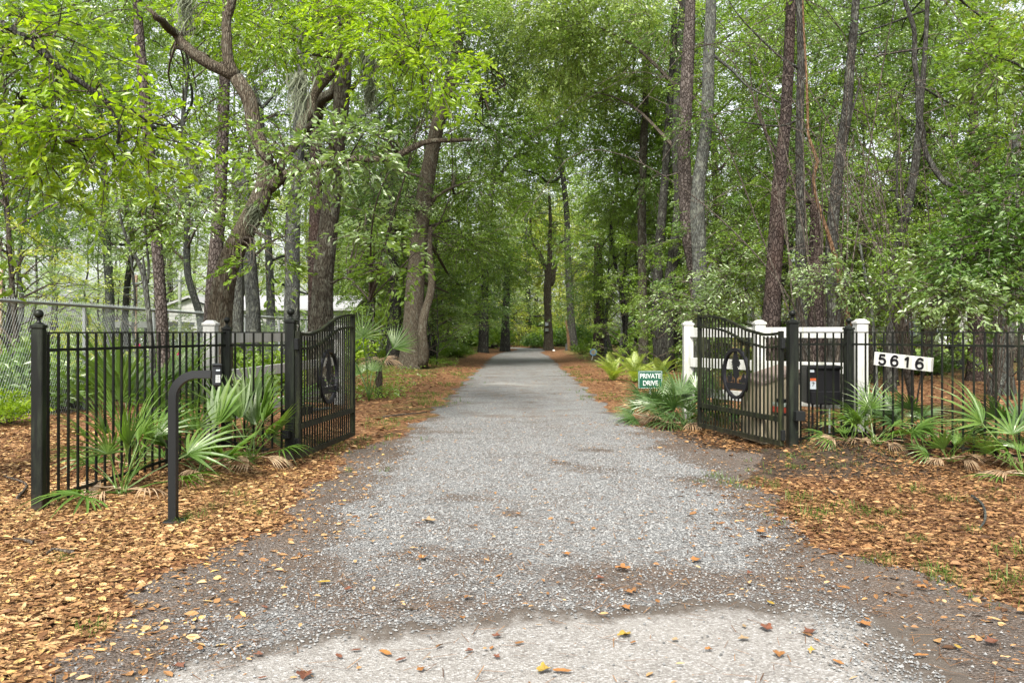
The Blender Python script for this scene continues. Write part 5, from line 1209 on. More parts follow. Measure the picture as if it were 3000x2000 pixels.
hero('oak_tree', 'dark trunk right of the number board, first beyond the fence', 24, 2245,
     [(2245, 860, 42), (2242, 800, 34), (2240, 720, 32), (2238, 640, 30), (2238, 560, 28), (2240, 480, 26), (2238, 400, 24), (2236, 300, 20), (2236, 200, 16)], (), [(2240, 380, 0, 1.2, 70, .09, 'leaf_dark'), (2200, 500, 0, 1.1, 60, .09, 'leaf_mid'), (2250, 220, 0, 1.3, 80, .09, 'leaf_dark')], 'bark_pine_dark', seg=24, seed=31,
     clumps=[(2240, 420, 2, 1.0, 'leaf_mid'), (2180, 560, 3, 1.0, 'leaf_mid'), (2300, 560, 2, 1.0, 'leaf_dark'), (2200, 300, 4, 1.1, 'leaf_mid'), (2290, 200, 2, 1.0, 'leaf_grey'), (2200, 100, 3, 1.1, 'leaf_mid'), (2300, 60, 2, 1.1, 'leaf_yellow'), (2120, 620, 5, 1.0, 'leaf_mid'), (2060, 560, 6, 1.0, 'leaf_mid'), (2260, 660, 3, .8, 'leaf_dark')])
hero('oak_tree', 'lichened trunk widening at its foot near the right picture edge', 19, 2300,
     [(2302, 900, 48), (2306, 840, 36), (2312, 760, 32), (2316, 680, 30), (2320, 600, 28), (2326, 500, 26), (2330, 400, 22), (2336, 300, 18)], (), [(2320, 420, 0, 1.0, 60, .08, 'leaf_dark'), (2290, 300, 0, 1.0, 60, .08, 'leaf_mid')], 'bark_lichen', seg=24, seed=32)
hero('thin_tree', 'thin dark stem at the far right edge beyond the fence', 24, 2344, [(2344, 820, 12), (2344, 740, 10), (2346, 640, 9), (2348, 540, 8), (2350, 400, 6)], (), [(2345, 380, 0, .9, 40, .08, 'leaf_mid')], 'bark_dark', seg=10, seed=33)
hero('forked_oak', 'forked trunk leaning right with a long drooping arched limb', 20, 2045,
     [(2040, 860, 24), (2046, 780, 22), (2050, 700, 20), (2052, 620, 20), (2060, 560, 22), (2078, 500, 22), (2092, 440, 20), (2102, 380, 18), (2108, 320, 15), (2118, 200, 12), (2128, 60, 10), (2130, -60, 9)],
     [[(2070, 520, 9), (2062, 460, 7), (2060, 400, 5), (2066, 300, 4)],
      [(2118, 320, 14, -3), (2112, 260, 13, -3), (2105, 180, 12, -3), (2100, 100, 11, -3), (2095, 50, 10, -3), (2078, 0, 9, -3), (2060, -60, 8, -3)],
      [(2112, 300, 13, -3), (2128, 350, 12, -3), (2150, 395, 12, -3.2), (2180, 425, 11, -3.4), (2215, 440, 10, -3.6), (2260, 452, 8, -3.8), (2340, 455, 5, -4)]],
     [(2140, 120, 1, .9, 60, .08, 'leaf_dark'), (2050, 240, 1, .9, 50, .08, 'leaf_mid'), (2100, 520, 0, .9, 50, .08, 'leaf_mid'), (2030, 420, 1, .8, 36, .08, 'leaf_mid'), (2180, 300, 1, .9, 40, .08, 'leaf_dark')], 'bark_dark', seg=20, seed=34, twigr=.012,
     clumps=[(2070, 120, 4, .9, 'leaf_mid'), (2000, 220, 4, .9, 'leaf_dark'), (2020, 60, 4, .9, 'leaf_grey'), (2110, 230, 6, 1.0, 'leaf_mid'), (1930, -10, 5, 1.0, 'leaf_mid'), (2050, -30, 4, 1.0, 'leaf_mid'), (2330, 120, 8, 1.2, 'leaf_mid'), (2180, 0, 5, 1.1, 'leaf_mid'), (1780, -20, 6, 1.0, 'leaf_mid'), (1870, 300, 8, 1.0, 'leaf_bright'), (1660, 250, 9, 1.1, 'leaf_mid'), (1700, 560, 9, .9, 'leaf_mid'), (2290, 380, 7, 1.1, 'leaf_bright'), (1960, 600, 6, .8, 'leaf_mid'), (2010, 640, 7, .8, 'leaf_grey'), (2140, 430, 6, .9, 'leaf_dark')])
# near dark-leaved bay at the right edge
hero('bay_tree', 'dark-leaved evergreen reaching in from the right edge over the fence', 11.3, 2420,
     [(2420, 900, 26), (2415, 760, 24), (2400, 600, 22), (2395, 400, 20), (2400, 200, 18), (2405, -40, 14)],
     [[(2400, 560, 10), (2330, 560, 8), (2250, 580, 5), (2180, 600, 3)], [(2398, 420, 9), (2340, 400, 7), (2280, 420, 5)], [(2400, 660, 9), (2320, 650, 7), (2240, 670, 5), (2150, 690, 3)], [(2405, 200, 8), (2340, 150, 6), (2260, 120, 4)]],
     [(2330, 470, 0, .6, 60, .085), (2290, 560, 0, .55, 55, .085), (2220, 600, 0, .5, 40, .085), (2330, 620, 0, .55, 50, .085), (2190, 680, -.4, .42, 34, .075, 'leaf_grey'), (2260, 680, -.2, .45, 30, .08, 'leaf_grey'), (2330, 340, .4, .5, 36, .085), (2300, 160, 0, .6, 40, .09, 'leaf_mid'),
      (2340, 60, 0, .6, 40, .09, 'leaf_mid'), (2150, 610, .8, .4, 20, .09, 'leaf_grey'), (2340, 540, .3, .5, 50, .085), (2240, 500, .6, .45, 26, .08)],
     'bark_dark', leaf='leaf_dark', seg=16, seed=35, twigr=.008)
hero('holly_sapling', 'light-leaved branch spreading level above the white corner post', 12, 2015,
     [(2010, 900, 9), (2008, 780, 8), (2000, 700, 7), (1985, 620, 6), (1975, 560, 5)],
     [[(2000, 660, 5), (1960, 655, 4), (1900, 650, 3), (1850, 640, 2)], [(2003, 680, 4), (2060, 660, 4), (2120, 670, 3), (2180, 700, 2)]],
     [(1900, 640, 0, .35, 26, .06, 'leaf_grey'), (1960, 650, 0, .35, 28, .06, 'leaf_grey'), (2020, 640, 0, .35, 26, .06, 'leaf_mid'), (1870, 600, .3, .3, 14, .06, 'leaf_grey'), (2060, 690, 0, .3, 18, .065), (2010, 560, .4, .4, 22, .06, 'leaf_mid')],
     'bark_grey', seg=8, seed=36, twigr=.006)

# bare arching twigs of a tangled shrub, upper right
def bare_shrub(px, d, label, seed, n, zt=(3.0, 6.5)):
    r = np.random.default_rng(seed); x = PX(px, d); t = thing('bare_shrub', label, 'shrub', (x, d, Hs(x, d)), 'bare tangled shrubs in the right woods')
    q = MB()
    for i in range(n):
        a = r.random() * 6.28; l = .6 + r.random() * 2.2; top = zt[0] + r.random() * (zt[1] - zt[0])
        p = np.array([(x, d, 0), (x + .25 * l * math.cos(a), d + .2 * l * math.sin(a), top * .5), (x + .7 * l * math.cos(a), d + .5 * l * math.sin(a), top * .95), (x + 1.3 * l * math.cos(a), d + .8 * l * math.sin(a), top * (.9 + .25 * r.random())), (x + (1.6 + .4 * r.random()) * l * math.cos(a + .2), d + l * math.sin(a), top * (.7 + .3 * r.random()))])
        p[1:] += (r.random((4, 3)) - .5) * .4
        s = spline(p, .3); q.tube(s, np.linspace(.016, .004, len(s)), 4, caps=False)
        for k in range(5):
            j = r.integers(len(s) // 2, len(s)); e = s[j] + (r.random(3) - .5) * np.array([1.6, 1.2, 1.0]); s2 = spline(np.array([s[j], (s[j] + e) / 2 + (r.random(3) - .5) * .3, e]), .3)
            q.tube(s2, np.linspace(.007, .003, len(s2)), 3, caps=False)
    q.build('stems', M['twig'], t, kind='stuff')
bare_shrub(1900, 12.5, 'tangle of bare grey twigs arching high above the right gate post', 1, 13, (3.2, 6.2))
bare_shrub(2100, 13.5, 'tangle of bare grey twigs above the number board', 2, 12, (3.0, 6.5))
bare_shrub(2280, 14.0, 'tangle of bare grey twigs near the right edge', 3, 10, (3.0, 6.0))

# ------------------------------------------------------------------ forest: shared tree forms
def proto(kind, seed):
    r = np.random.default_rng(seed)
    Ht, r0, f0, nl, sub, spr, nleaf, LL, lm, ldir = {
        'canopy': (19, .22, .30, 20, 4, 3, 34, .12, 5.2, .5),
        'mid': (9.5, .085, .16, 20, 3, 3, 34, .095, 2.6, .45),
        'sapling': (4.5, .03, .12, 14, 2, 3, 34, .085, 1.2, .4),
        'pine': (21, .2, .62, 20, 3, 3, 60, .14, 2.6, .2)}[kind]
    k = 9; z = np.linspace(0, Ht, k); dr = np.cumsum(r.normal(size=(k, 2)) * Ht * .016, 0); dr[0] = 0
    tr = np.column_stack([dr, z, np.linspace(r0, r0 * .2, k)]); tr[0, 3] *= 1.35
    s = spline(tr, .5)
    trunk = MB().tube(s[:, :3], s[:, 3], 12, .05, seed).mesh('trunk', None, True)
    lb = MB(); C = []; D = []
    for i in range(nl):
        f = f0 + (1 - f0) * (i + r.random()) / nl; j = min(len(s) - 1, int(f * (len(s) - 1))); b0 = s[j, :3]
        a = i * 2.4 + r.random(); L_ = lm * (1.05 - .55 * f) * (.7 + .5 * r.random()); e = ldir + .3 * r.random()
        d0 = np.array([math.cos(a) * math.cos(e), math.sin(a) * math.cos(e), math.sin(e)])
        p1 = b0 + d0 * L_ * .5; p2 = b0 + d0 * L_ + np.array([0, 0, -.12 * L_]) + (r.random(3) - .5) * .3 * L_
        s2 = spline(np.array([b0, p1, p2]), .6); lb.tube(s2, np.linspace(s[j, 3] * .45 + .008, .008, len(s2)), 5, caps=False)
        for q in range(sub):
            h = s2[r.integers(len(s2) // 2, len(s2))]; a2 = a + (r.random() - .5) * 2.4
            e2 = h + np.array([math.cos(a2), math.sin(a2), (r.random() - .3) * .8]) * L_ * .38
            V3 = spline(np.array([h, e2]), .8); lb.tube(V3, np.linspace(.015, .006, len(V3)), 3, caps=False)
            for _ in range(spr):
                t = .3 + .7 * r.random(); C.append(h * (1 - t) + e2 * t + (r.random(3) - .5) * .25 * L_); D.append(e2 - h + (r.random(3) - .5) * .8 * L_ * .4)
    C = np.array(C); D = np.array(D)
    vb = .25 * r.random(len(C)) + .75 * r.random(len(C)) ** 1.0
    V, F, v = sprays(C, D, nleaf, LL * 6.0, LL, r, vb=vb, spread=.9)
    V2, F2 = twigs_for(C, D, LL * 5.5, r, .007); lb.add(V2, F2)
    lm_ = lb.mesh('twigs', None)
    return trunk, lm_, (V, F, v), Ht
PROTOS = {}
def get_parts(kind, seed, bark_, leaf):
    key = (kind, seed)
    if key not in PROTOS: PROTOS[key] = [proto(kind, seed), {}]
    (tr, lb, (V, F, v), Ht), cache = PROTOS[key]
    if ('b', bark_) not in cache:
        a = tr.copy(); a.materials.clear(); a.materials.append(M[bark_]); b2 = lb.copy(); b2.materials.clear(); b2.materials.append(M['twig']); cache['b', bark_] = (a, b2)
    if ('l', leaf) not in cache: cache['l', leaf] = np_mesh('crown', V, F, M[leaf], {'v': v})
    return cache['b', bark_] + (cache['l', leaf],)
def place(kind, seed, x, y, scale, rot, bark_, leaf, label, group, name='forest_tree', sz=1.0):
    a, b2, c = get_parts(kind, seed, bark_, leaf)
    t = thing(name, label, 'tree', (x, y, Hs(x, y) - .05), group, (0, 0, rot), (scale, scale, scale * sz))
    link('trunk', a, t); link('twigs', b2, t, kind='stuff'); link('crown', c, t)
    return t
rf = random.Random(9)
LEAFS = ['leaf_dark', 'leaf_mid', 'leaf_grey', 'leaf_mid', 'leaf_bright', 'leaf_mid']
BARKS = ['bark_dark', 'bark_grey', 'bark_oak', 'bark_dark']
def forest(n, kind, xr, yr, ok, label, group, sc=(.8, 1.2), leafs=LEAFS, barks=BARKS, mind=1.2, seeds=3, name='forest_tree'):
    pts = []; tries = 0; cw = {'leaf_dark': 'dark-leaved', 'leaf_mid': 'green-leaved', 'leaf_grey': 'grey-green', 'leaf_pale': 'pale-leaved', 'leaf_yellow': 'yellow-green', 'leaf_bright': 'bright green'}; label = label.replace('pale green ', '').replace('pale ', '').replace('moss-hung ', '').replace('leafy ', '')
    while len(pts) < n and tries < n * 60:
        tries += 1; y = rf.uniform(*yr); x = rf.uniform(*xr)
        if abs(x) > .66 * y + 2 or not ok(x, y): continue
        if any((x - a) ** 2 + (y - b2) ** 2 < mind ** 2 for a, b2 in pts): continue
        pts.append((x, y))
        lf = rf.choice(leafs); near = 'nearer' if y < (yr[0] * .6 + yr[1] * .4) else 'deeper'
        place(kind, rf.randrange(seeds), x, y, rf.uniform(*sc), rf.uniform(0, 6.28), rf.choice(barks), lf, f'{cw[lf]} {label}, {near} in', group, name, rf.uniform(.9, 1.15))
def clear(x, y, m=3.4): return abs(x - float(cx(y))) > m
# right woods
forest(26, 'mid', (4, 30), (20, 48), lambda x, y: clear(x, y, 4.0) and x > 3.6, 'slim understorey tree in the woods right of the drive', 'understorey trees in the right woods', (.7, 1.05))
forest(20, 'canopy', (4, 34), (24, 60), lambda x, y: clear(x, y, 4.5) and not (x > 17 and 44 < y < 66), 'tall straight-trunked tree in the woods right of the drive', 'tall trees in the right woods', (.75, 1.1), mind=2.5)
forest(26, 'sapling', (4, 20), (16, 42), lambda x, y: clear(x, y, 3.6), 'leafy sapling on the leaf-strewn floor of the right woods', 'saplings in the right woods', (.7, 1.2), mind=1.0)
# behind the drive's end
forest(26, 'mid', (-16, 18), (58, 100), lambda x, y: clear(x, y, 3.0 if y < 72 else 0), 'leafy tree closing the view at the end of the drive', 'trees at the end of the drive', (.9, 1.4), mind=1.6)
forest(26, 'canopy', (-24, 28), (72, 120), lambda x, y: clear(x, y, 3 if y < 76 else 0), 'tall tree far behind the end of the drive', 'tall trees beyond the end of the drive', (.95, 1.3), mind=3)
# left strip between drive and chain-link fence
forest(20, 'mid', (-7.0, -2.5), (34, 66), lambda x, y: clear(x, y, 3.6) and clear(x, y, 3.6), 'leafy tree in the strip between drive and chain-link fence', 'trees in the left strip', (.75, 1.15), mind=1.4)
forest(12, 'sapling', (-6.8, -3), (32, 52), lambda x, y: clear(x, y, 3.2), 'thin-stemmed sapling along the left side of the drive', 'saplings left of the drive', (.7, 1.2), mind=1.0)
forest(6, 'canopy', (-7.5, -4), (40, 70), lambda x, y: clear(x, y, 4.4), 'tall tree in the strip left of the drive', 'tall trees left of the drive', (.8, 1.1), mind=3)
# left yard and the tree line beyond it
forest(9, 'canopy', (-34, -9), (20, 42), lambda x, y: x < -8.6 and not (-22 < x < -11 and y > 32), 'moss-hung tree standing in the yard behind the chain-link fence', 'yard trees on the left', (.6, .8), leafs=['leaf_grey', 'leaf_mid'], mind=4)
forest(8, 'mid', (-30, -9), (18, 40), lambda x, y: x < -8.6 and not (-22 < x < -9 and y > 26), 'small tree in the yard behind the chain-link fence', 'small yard trees on the left', (.6, .9), leafs=['leaf_yellow', 'leaf_grey', 'leaf_mid'], mind=2.5)
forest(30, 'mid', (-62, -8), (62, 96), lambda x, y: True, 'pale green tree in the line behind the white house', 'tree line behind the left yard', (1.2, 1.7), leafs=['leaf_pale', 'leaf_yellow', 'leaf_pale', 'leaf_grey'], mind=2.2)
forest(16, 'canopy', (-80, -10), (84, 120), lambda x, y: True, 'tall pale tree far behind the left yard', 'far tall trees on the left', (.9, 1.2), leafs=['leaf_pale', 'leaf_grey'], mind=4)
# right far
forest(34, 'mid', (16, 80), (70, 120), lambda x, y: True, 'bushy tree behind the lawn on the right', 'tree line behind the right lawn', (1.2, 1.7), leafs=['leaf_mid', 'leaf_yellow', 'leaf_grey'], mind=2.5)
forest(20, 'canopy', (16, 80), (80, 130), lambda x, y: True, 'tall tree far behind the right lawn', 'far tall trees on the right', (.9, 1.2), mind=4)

hero('live_oak', 'leafy oak closing the end of the drive behind the broken-topped tree', 84, 1215,
     [(1215, 795, 14), (1213, 700, 12), (1210, 560, 10), (1205, 420, 8)], (), (), 'bark_dark', seg=12, seed=161, twigr=.05,
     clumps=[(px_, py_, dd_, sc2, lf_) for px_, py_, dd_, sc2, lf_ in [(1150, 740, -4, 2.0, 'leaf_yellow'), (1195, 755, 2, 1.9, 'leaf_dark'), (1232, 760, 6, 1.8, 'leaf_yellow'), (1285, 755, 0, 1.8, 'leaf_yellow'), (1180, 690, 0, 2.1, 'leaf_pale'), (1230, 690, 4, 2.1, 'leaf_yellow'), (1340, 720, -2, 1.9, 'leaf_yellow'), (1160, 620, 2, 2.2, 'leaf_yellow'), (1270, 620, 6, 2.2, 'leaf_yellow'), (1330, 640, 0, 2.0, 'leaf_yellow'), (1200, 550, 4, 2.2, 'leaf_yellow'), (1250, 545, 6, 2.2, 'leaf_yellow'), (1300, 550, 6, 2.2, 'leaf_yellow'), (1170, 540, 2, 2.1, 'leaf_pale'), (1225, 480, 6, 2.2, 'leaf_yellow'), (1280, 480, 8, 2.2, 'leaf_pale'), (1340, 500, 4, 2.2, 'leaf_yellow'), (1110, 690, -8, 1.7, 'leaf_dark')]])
# far woods that read as one mass
def far_woods(n, xr, y0, hmax, leaf, seed):
    r = np.random.default_rng(seed); x = r.uniform(*xr, n); z = hmax * r.random(n) ** 1.15; top = hmax * (.62 + .38 * (.5 + .5 * wob(x, 0 * x, .21, seed)))
    k = z < top; x, z = x[k], z[k]; y = y0 + 12 * r.random(len(x)) + 4 * wob(x, z, .5, 2) + .3 * z; m = len(x)
    a = r.random(m) * 6.28; D = np.column_stack([np.cos(a), np.sin(a), .3 * (r.random(m) - .5)])
    V, F, v = sprays(np.column_stack([x, y, z]), D, 9, 1.6, .30, r, vb=np.clip(.5 + .5 * wob(x, z, .9, seed) + .3 * (r.random(m) - .5), 0, 1)); link('far_woods', np_mesh('far_woods', V, F, M[leaf], {'v': v}), kind='stuff')
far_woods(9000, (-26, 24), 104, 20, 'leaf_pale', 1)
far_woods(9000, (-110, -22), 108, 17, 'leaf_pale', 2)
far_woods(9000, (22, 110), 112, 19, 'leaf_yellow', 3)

# ------------------------------------------------------------------ yard shrubs behind the chain-link
def shrub_mesh(name, seed, leaf, LL, n=70, rad=(.6, .5, .5)):
    r = np.random.default_rng(seed); q = nrm(r.normal(size=(n, 3))) * (r.random((n, 1)) ** .5) * np.array(rad); q[:, 2] = np.abs(q[:, 2]) + .1
    D = nrm(q) + np.array([0, 0, .3]); V, F, v = sprays(q * .75, D, 22, LL * 5, LL, r, detail=True, vb=r.random(n)); V[:, 2] = np.maximum(V[:, 2], .0)
    return np_mesh(name, V, F, M[leaf], {'v': v}), twigs_for(np.zeros((n, 3)) + q * .1, q, np.linalg.norm(q, axis=1)[:, None] * .9, r, .008)
SHM = [shrub_mesh('foliage', 50 + i, ['leaf_mid', 'leaf_dark', 'leaf_bright', 'leaf_yellow'][i], [.09, .10, .08, .08][i]) for i in range(4)]
STM = [np_mesh('stems', a[0], a[1], M['twig']) for _, a in SHM]
def shrub(x, y, i, sc, label, group=None, sz=1):
    t = thing('shrub', label, 'shrub', (x, y, Hs(x, y)), group, (0, 0, rf.uniform(0, 6)), (sc, sc, sc * sz)); link('foliage', SHM[i][0], t); link('stems', STM[i], t, kind='stuff'); return t
for (px, py, d, i, sc, lab) in [(470, 0, 34, 3, 2.6, 'tall yellow-green shrub hiding the left end of the white house'), (590, 0, 36, 0, 2.9, 'tall green shrub before the middle of the white house'), (690, 0, 32, 0, 2.8, 'tall green shrub before the right end of the white house'), (780, 0, 30, 2, 2.2, 'bright shrub seen above the left gate leaf'), (350, 0, 40, 0, 2.8, 'tall green shrub beside the carport'), (200, 0, 34, 3, 2.6, 'tall yellow-green shrub far behind the first pickets'), (40, 0, 13.5, 1, 1.4, 'dark broad-leaved shrub behind the chain-link at the left edge'), (15, 0, 11.6, 2, .7, 'bright green low shrub at the foot of the chain-link, left edge'), (170, 0, 14.5, 0, 1.5, 'green shrub behind the first iron pickets'),
                                (130, 0, 17, 3, 1.2, 'yellowish shrub in the yard behind the left end post'), (260, 0, 17, 1, 1.3, 'dark shrub in the yard behind the iron fence'), (240, 0, 22, 3, 1.5, 'yellow-green shrub farther back in the left yard'),
                                (330, 0, 20, 0, 1.3, 'green shrub by the reddish pine'), (560, 0, 19, 0, 1.6, 'leafy shrub climbing the chain-link behind the left gate post'), (640, 0, 20, 2, 1.4, 'bright shrub on the chain-link beside the straight trunk'), (440, 0, 24, 0, 1.5, 'green shrub in front of the white house'),
                                (80, 0, 25, 0, 2.0, 'large shrub deep in the left yard'), (430, 0, 19.5, 1, 1.2, 'dark shrub behind the white corner post on the left')]:
    shrub(PX(px, d), d, i, sc, lab)
for k in range(26):
    y = rf.uniform(26, 52); x = rf.uniform(3.6, 20)
    if abs(x) < .62 * y: shrub(x, y, rf.choice([0, 1, 1]), rf.uniform(.5, 1.2), 'low green bush on the floor of the right woods', 'bushes in the right woods')
for k in range(18):
    y = rf.uniform(33, 60); x = rf.uniform(-6.9, -2.6)
    if clear(x, y, 2.9): shrub(x, y, rf.choice([0, 1, 2]), rf.uniform(.5, 1.1), 'low green bush along the left side of the drive', 'bushes left of the drive')
for k in range(34):
    y = rf.uniform(64, 84); x = rf.uniform(-9, 12)
    if clear(x, y, 2.6) or y > 71: shrub(x, y, rf.choice([0, 1, 2]), rf.uniform(1.6, 3.0), 'leafy bush where the drive disappears', 'bushes at the end of the drive')

# ------------------------------------------------------------------ grass and weeds
def blades(P0, n, h, w_, r, spread=.04):
    m = len(P0); b0 = np.repeat(P0, n, 0) + np.column_stack([(r.random((m * n, 2)) - .5) * spread * 2, np.zeros(m * n)])
    a = r.random(m * n) * 6.28; lean = .5 + 1.0 * r.random(m * n); hh = h * (.5 + .8 * r.random(m * n))
    d = np.column_stack([np.cos(a), np.sin(a)]); sd_ = np.column_stack([-d[:, 1], d[:, 0]]) * w_ / 2
    z0 = b0[:, 2]; mid = np.column_stack([b0[:, :2] + d * (hh * lean * .35)[:, None], z0 + hh * .65]); tip = np.column_stack([b0[:, :2] + d * (hh * lean)[:, None], z0 + hh * (1.1 - lean * .6)])
    S3 = np.column_stack([sd_, np.zeros(m * n)])
    V = np.stack([b0 - S3, b0 + S3, mid + S3 * .8, mid - S3 * .8, tip], 1).reshape(-1, 3); k = np.arange(m * n)[:, None] * 5
    return V, [k + np.array([[0, 1, 2, 3]]), k + np.array([[3, 2, 4]])], np.repeat(r.random(m * n), 5)
rg = np.random.default_rng(31)
TUFT = []
for i in range(3):
    V, F, v = blades(np.zeros((1, 3)), 40, .085, .0035, rg, .10); TUFT.append(np_mesh('grass_tuft', V, F, M['grass'], {'v': v}))
tufts = [(1640, 1095), (1600, 1105), (1680, 1110), (1830, 1075), (1840, 1145), (1860, 1180), (1930, 1165), (2010, 1215), (2035, 1280), (2020, 1290), (2140, 1310), (2170, 1330), (2160, 1315), (2320, 1340), (2300, 1330), (1990, 1180), (2230, 1220), (2190, 1150), (2100, 1130), (2330, 1270), (2060, 1180), (2100, 1240), (1770, 1115), (1700, 1120), (1740, 1100),
         (455, 1190), (490, 1170), (560, 1160), (535, 1140), (430, 1200), (200, 1440), (150, 1280), (590, 1180)]
for (px, py) in tufts:
    px += rg.normal() * 8; d = FP * EYE / (py - 762); x = PX(px, d)
    o = link('grass_tuft', TUFT[int(rg.random() * 3)], None, (x, d, Hs(x, d) - .005), (0, 0, float(rg.random() * 6)), float(.6 + .7 * rg.random()))
    side = 'left' if px < 1176 else 'right'
    tag(o, f'small green grass tuft poking through the brown leaves on the {side} verge', 'grass', f'grass tufts on the {side} verge')
pts = []
r = np.random.default_rng(32)
x, y, _ = scatter(9000, -3.2, 4.5, 8.5, 34, lambda x, y: (np.exp(-((x - left_edge(y) + .35) / .45) ** 2) + .7 * np.exp(-((x - right_edge(y) - .3) / .4) ** 2)) * sm(.1, .5, wob(x, y, 1.1, 5) + .25) * .8, 1.0, 33)
V, F, v = blades(np.column_stack([x, y, H(x, y)]), 7, .07, .006, r, .05)
link('verge_grass', np_mesh('verge_grass', V, F, M['grass'], {'v': v}), kind='stuff')
x, y, _ = scatter(14000, -30, -7.6, 12, 45, lambda x, y: .6 + 0 * x, 1.3, 34)
V, F, v = blades(np.column_stack([x, y, H(x, y)]), 7, .16, .012, r, .12)
link('yard_weeds', np_mesh('yard_weeds', V, F, M['grass'], {'v': v}), kind='stuff')
x, y, _ = scatter(9000, 3, 25, 20, 50, lambda x, y: sm(.2, .8, wob(x, y, .7, 8)) * (x > right_edge(y) + .6), 1.3, 35)
n_ = len(x); a = r.random(n_) * 6.28
for nm, xx_, mm in (('undergrowth', x, 'leaf_mid'),):
    C = np.column_stack([xx_, y, H(xx_, y) + .05 + .25 * r.random(n_)]); D = np.column_stack([np.cos(a), np.sin(a), .3 * np.ones(n_)])
    V, F, v = sprays(C, D, 12, .3, .06, r); link(nm, np_mesh(nm, V, F, M[mm], {'v': v}), kind='stuff')
x, y, _ = scatter(5000, -7.2, -2.2, 17, 62, lambda x, y: sm(-.2, .5, wob(x, y, .7, 3)) * (x < left_edge(y) - .9), 1.2, 36)
n_ = len(x); a = r.random(n_) * 6.28
C = np.column_stack([x, y, H(x, y) + .04 + .2 * r.random(n_)]); D = np.column_stack([np.cos(a), np.sin(a), .3 * np.ones(n_)])
V, F, v = sprays(C, D, 12, .3, .06, r); link('undergrowth', np_mesh('undergrowth', V, F, M['leaf_mid'], {'v': v}), kind='stuff')

x, y, _ = scatter(2600, 1.6, 7, 4.2, 10, lambda x, y: sm(-.3, .1, x - right_edge(y)) * sm(.05, .6, wob(x, y, 1.6, 9)) * (1 - sm(1.5, 3.0, x - right_edge(y))), 1.2, 37)
V, F, v = blades(np.column_stack([x, y, H(x, y)]), 6, .05, .003, r, .06)
link('verge_weeds', np_mesh('verge_weeds', V, F, M['grass'], {'v': v}), kind='stuff')
# sticks and roots on the ground
def stick(pts, r0, label, name='fallen_stick', matn='twig', cat='stick'):
    P3 = []
    for px, py in pts:
        d = FP * EYE / (py - 762); x = PX(px, d); P3.append((x, d, Hs(x, d) + r0 + .012))
    s = spline(np.array(P3), .05)
    o = MB().tube(s, np.linspace(r0, r0 * .6, len(s)), 8, .12, 1).build(name, M[matn], None, smooth=True, origin=P3[0]); tag(o, label, cat)
stick([(170, 1268), (120, 1262), (108, 1270)], .011, 'short pale stick lying in the leaves, right one of two on the left')
stick([(75, 1248), (48, 1240), (30, 1238)], .012, 'short pale stick lying in the leaves at the left edge')
stick([(2232, 1148), (2252, 1163), (2262, 1180), (2262, 1200), (2250, 1218)], .012, 'curved bare root winding out of the leaves before the right fence', 'bare_root', 'bark_grey', 'root')
stick([(1900, 1120), (1908, 1130), (1920, 1140)], .010, 'small crooked stick near the right gate post')
stick([(960, 1400), (905, 1398)], .006, 'thin brown stick on the dark gravel at lower left')
stick([(880, 960), (920, 955), (980, 948)], .015, 'long pale stick on the leaf bank beyond the left gate')
stick([(40, 1150), (60, 1120), (10, 1108)], .014, 'pale fallen branch at the foot of the chain-link fence')

# fallen log seen through the right fence
o = MB().tube(spline(np.array([P(2228, 818, 21), P(2262, 850, 19), P(2300, 884, 17.4)]), .2), .045, 10, .08).build('fallen_log', M['bark_grey'], None, smooth=True, origin=tuple(P(2228, 818, 21))); tag(o, 'slanting fallen branch seen through the right fence pickets', 'log')
# cut stump near the end
x, y = 4.05, 60; o = MB().tube([(x, y, -.1), (x, y, .3), (x + .02, y, .55)], [.34, .3, .3], 14, .08).build('tree_stump', M['bark_grey'], None, origin=(x, y, 0)); tag(o, 'low grey stump between the two far trunks right of the drive', 'stump')
x, y = 3.95, 58.5; o = MB().tube([(x, y, -.1), (x - .1, y, 1.0), (x - .25, y, 2.2)], [.12, .1, .05], 8, .1).build('tree_stump', M['vine'], None, origin=(x, y, 0)); tag(o, 'thin orange broken stub beside the dark curving oak', 'stump')
o = MB().lathe([(.001, 0), (.09, .02), (.1, .07), (.05, .12), (.001, .13)], (PX(1272, 60), 60, Hs(PX(1272, 60), 60) + .02), 8).build('white_stone', M['stonem'], None, origin=(PX(1272, 60), 60, 0)); tag(o, 'small white stone on the right bank near the end of the drive', 'stone')
# boxes on the snag
for (py, hh, mt, lab) in ((744, .28, 'label_white', 'pale birdhouse box nailed on the broken-topped tree'), (757, .24, 'grey_green', 'green-grey box below the pale one on the broken-topped tree')):
    p = P(1256, py, 65.55); b_ = thing('nest_box', lab, 'box', tuple(p))
    MB().bbox(tuple(p), (.24, .2, hh), .01).build('body', M[mt], b_)
    q = Vector(p) + Vector((0, -.02, hh / 2 + .015)); MB().bbox(tuple(q), (.30, .28, .03), .005).build('roof', M['tan_dark'], b_)

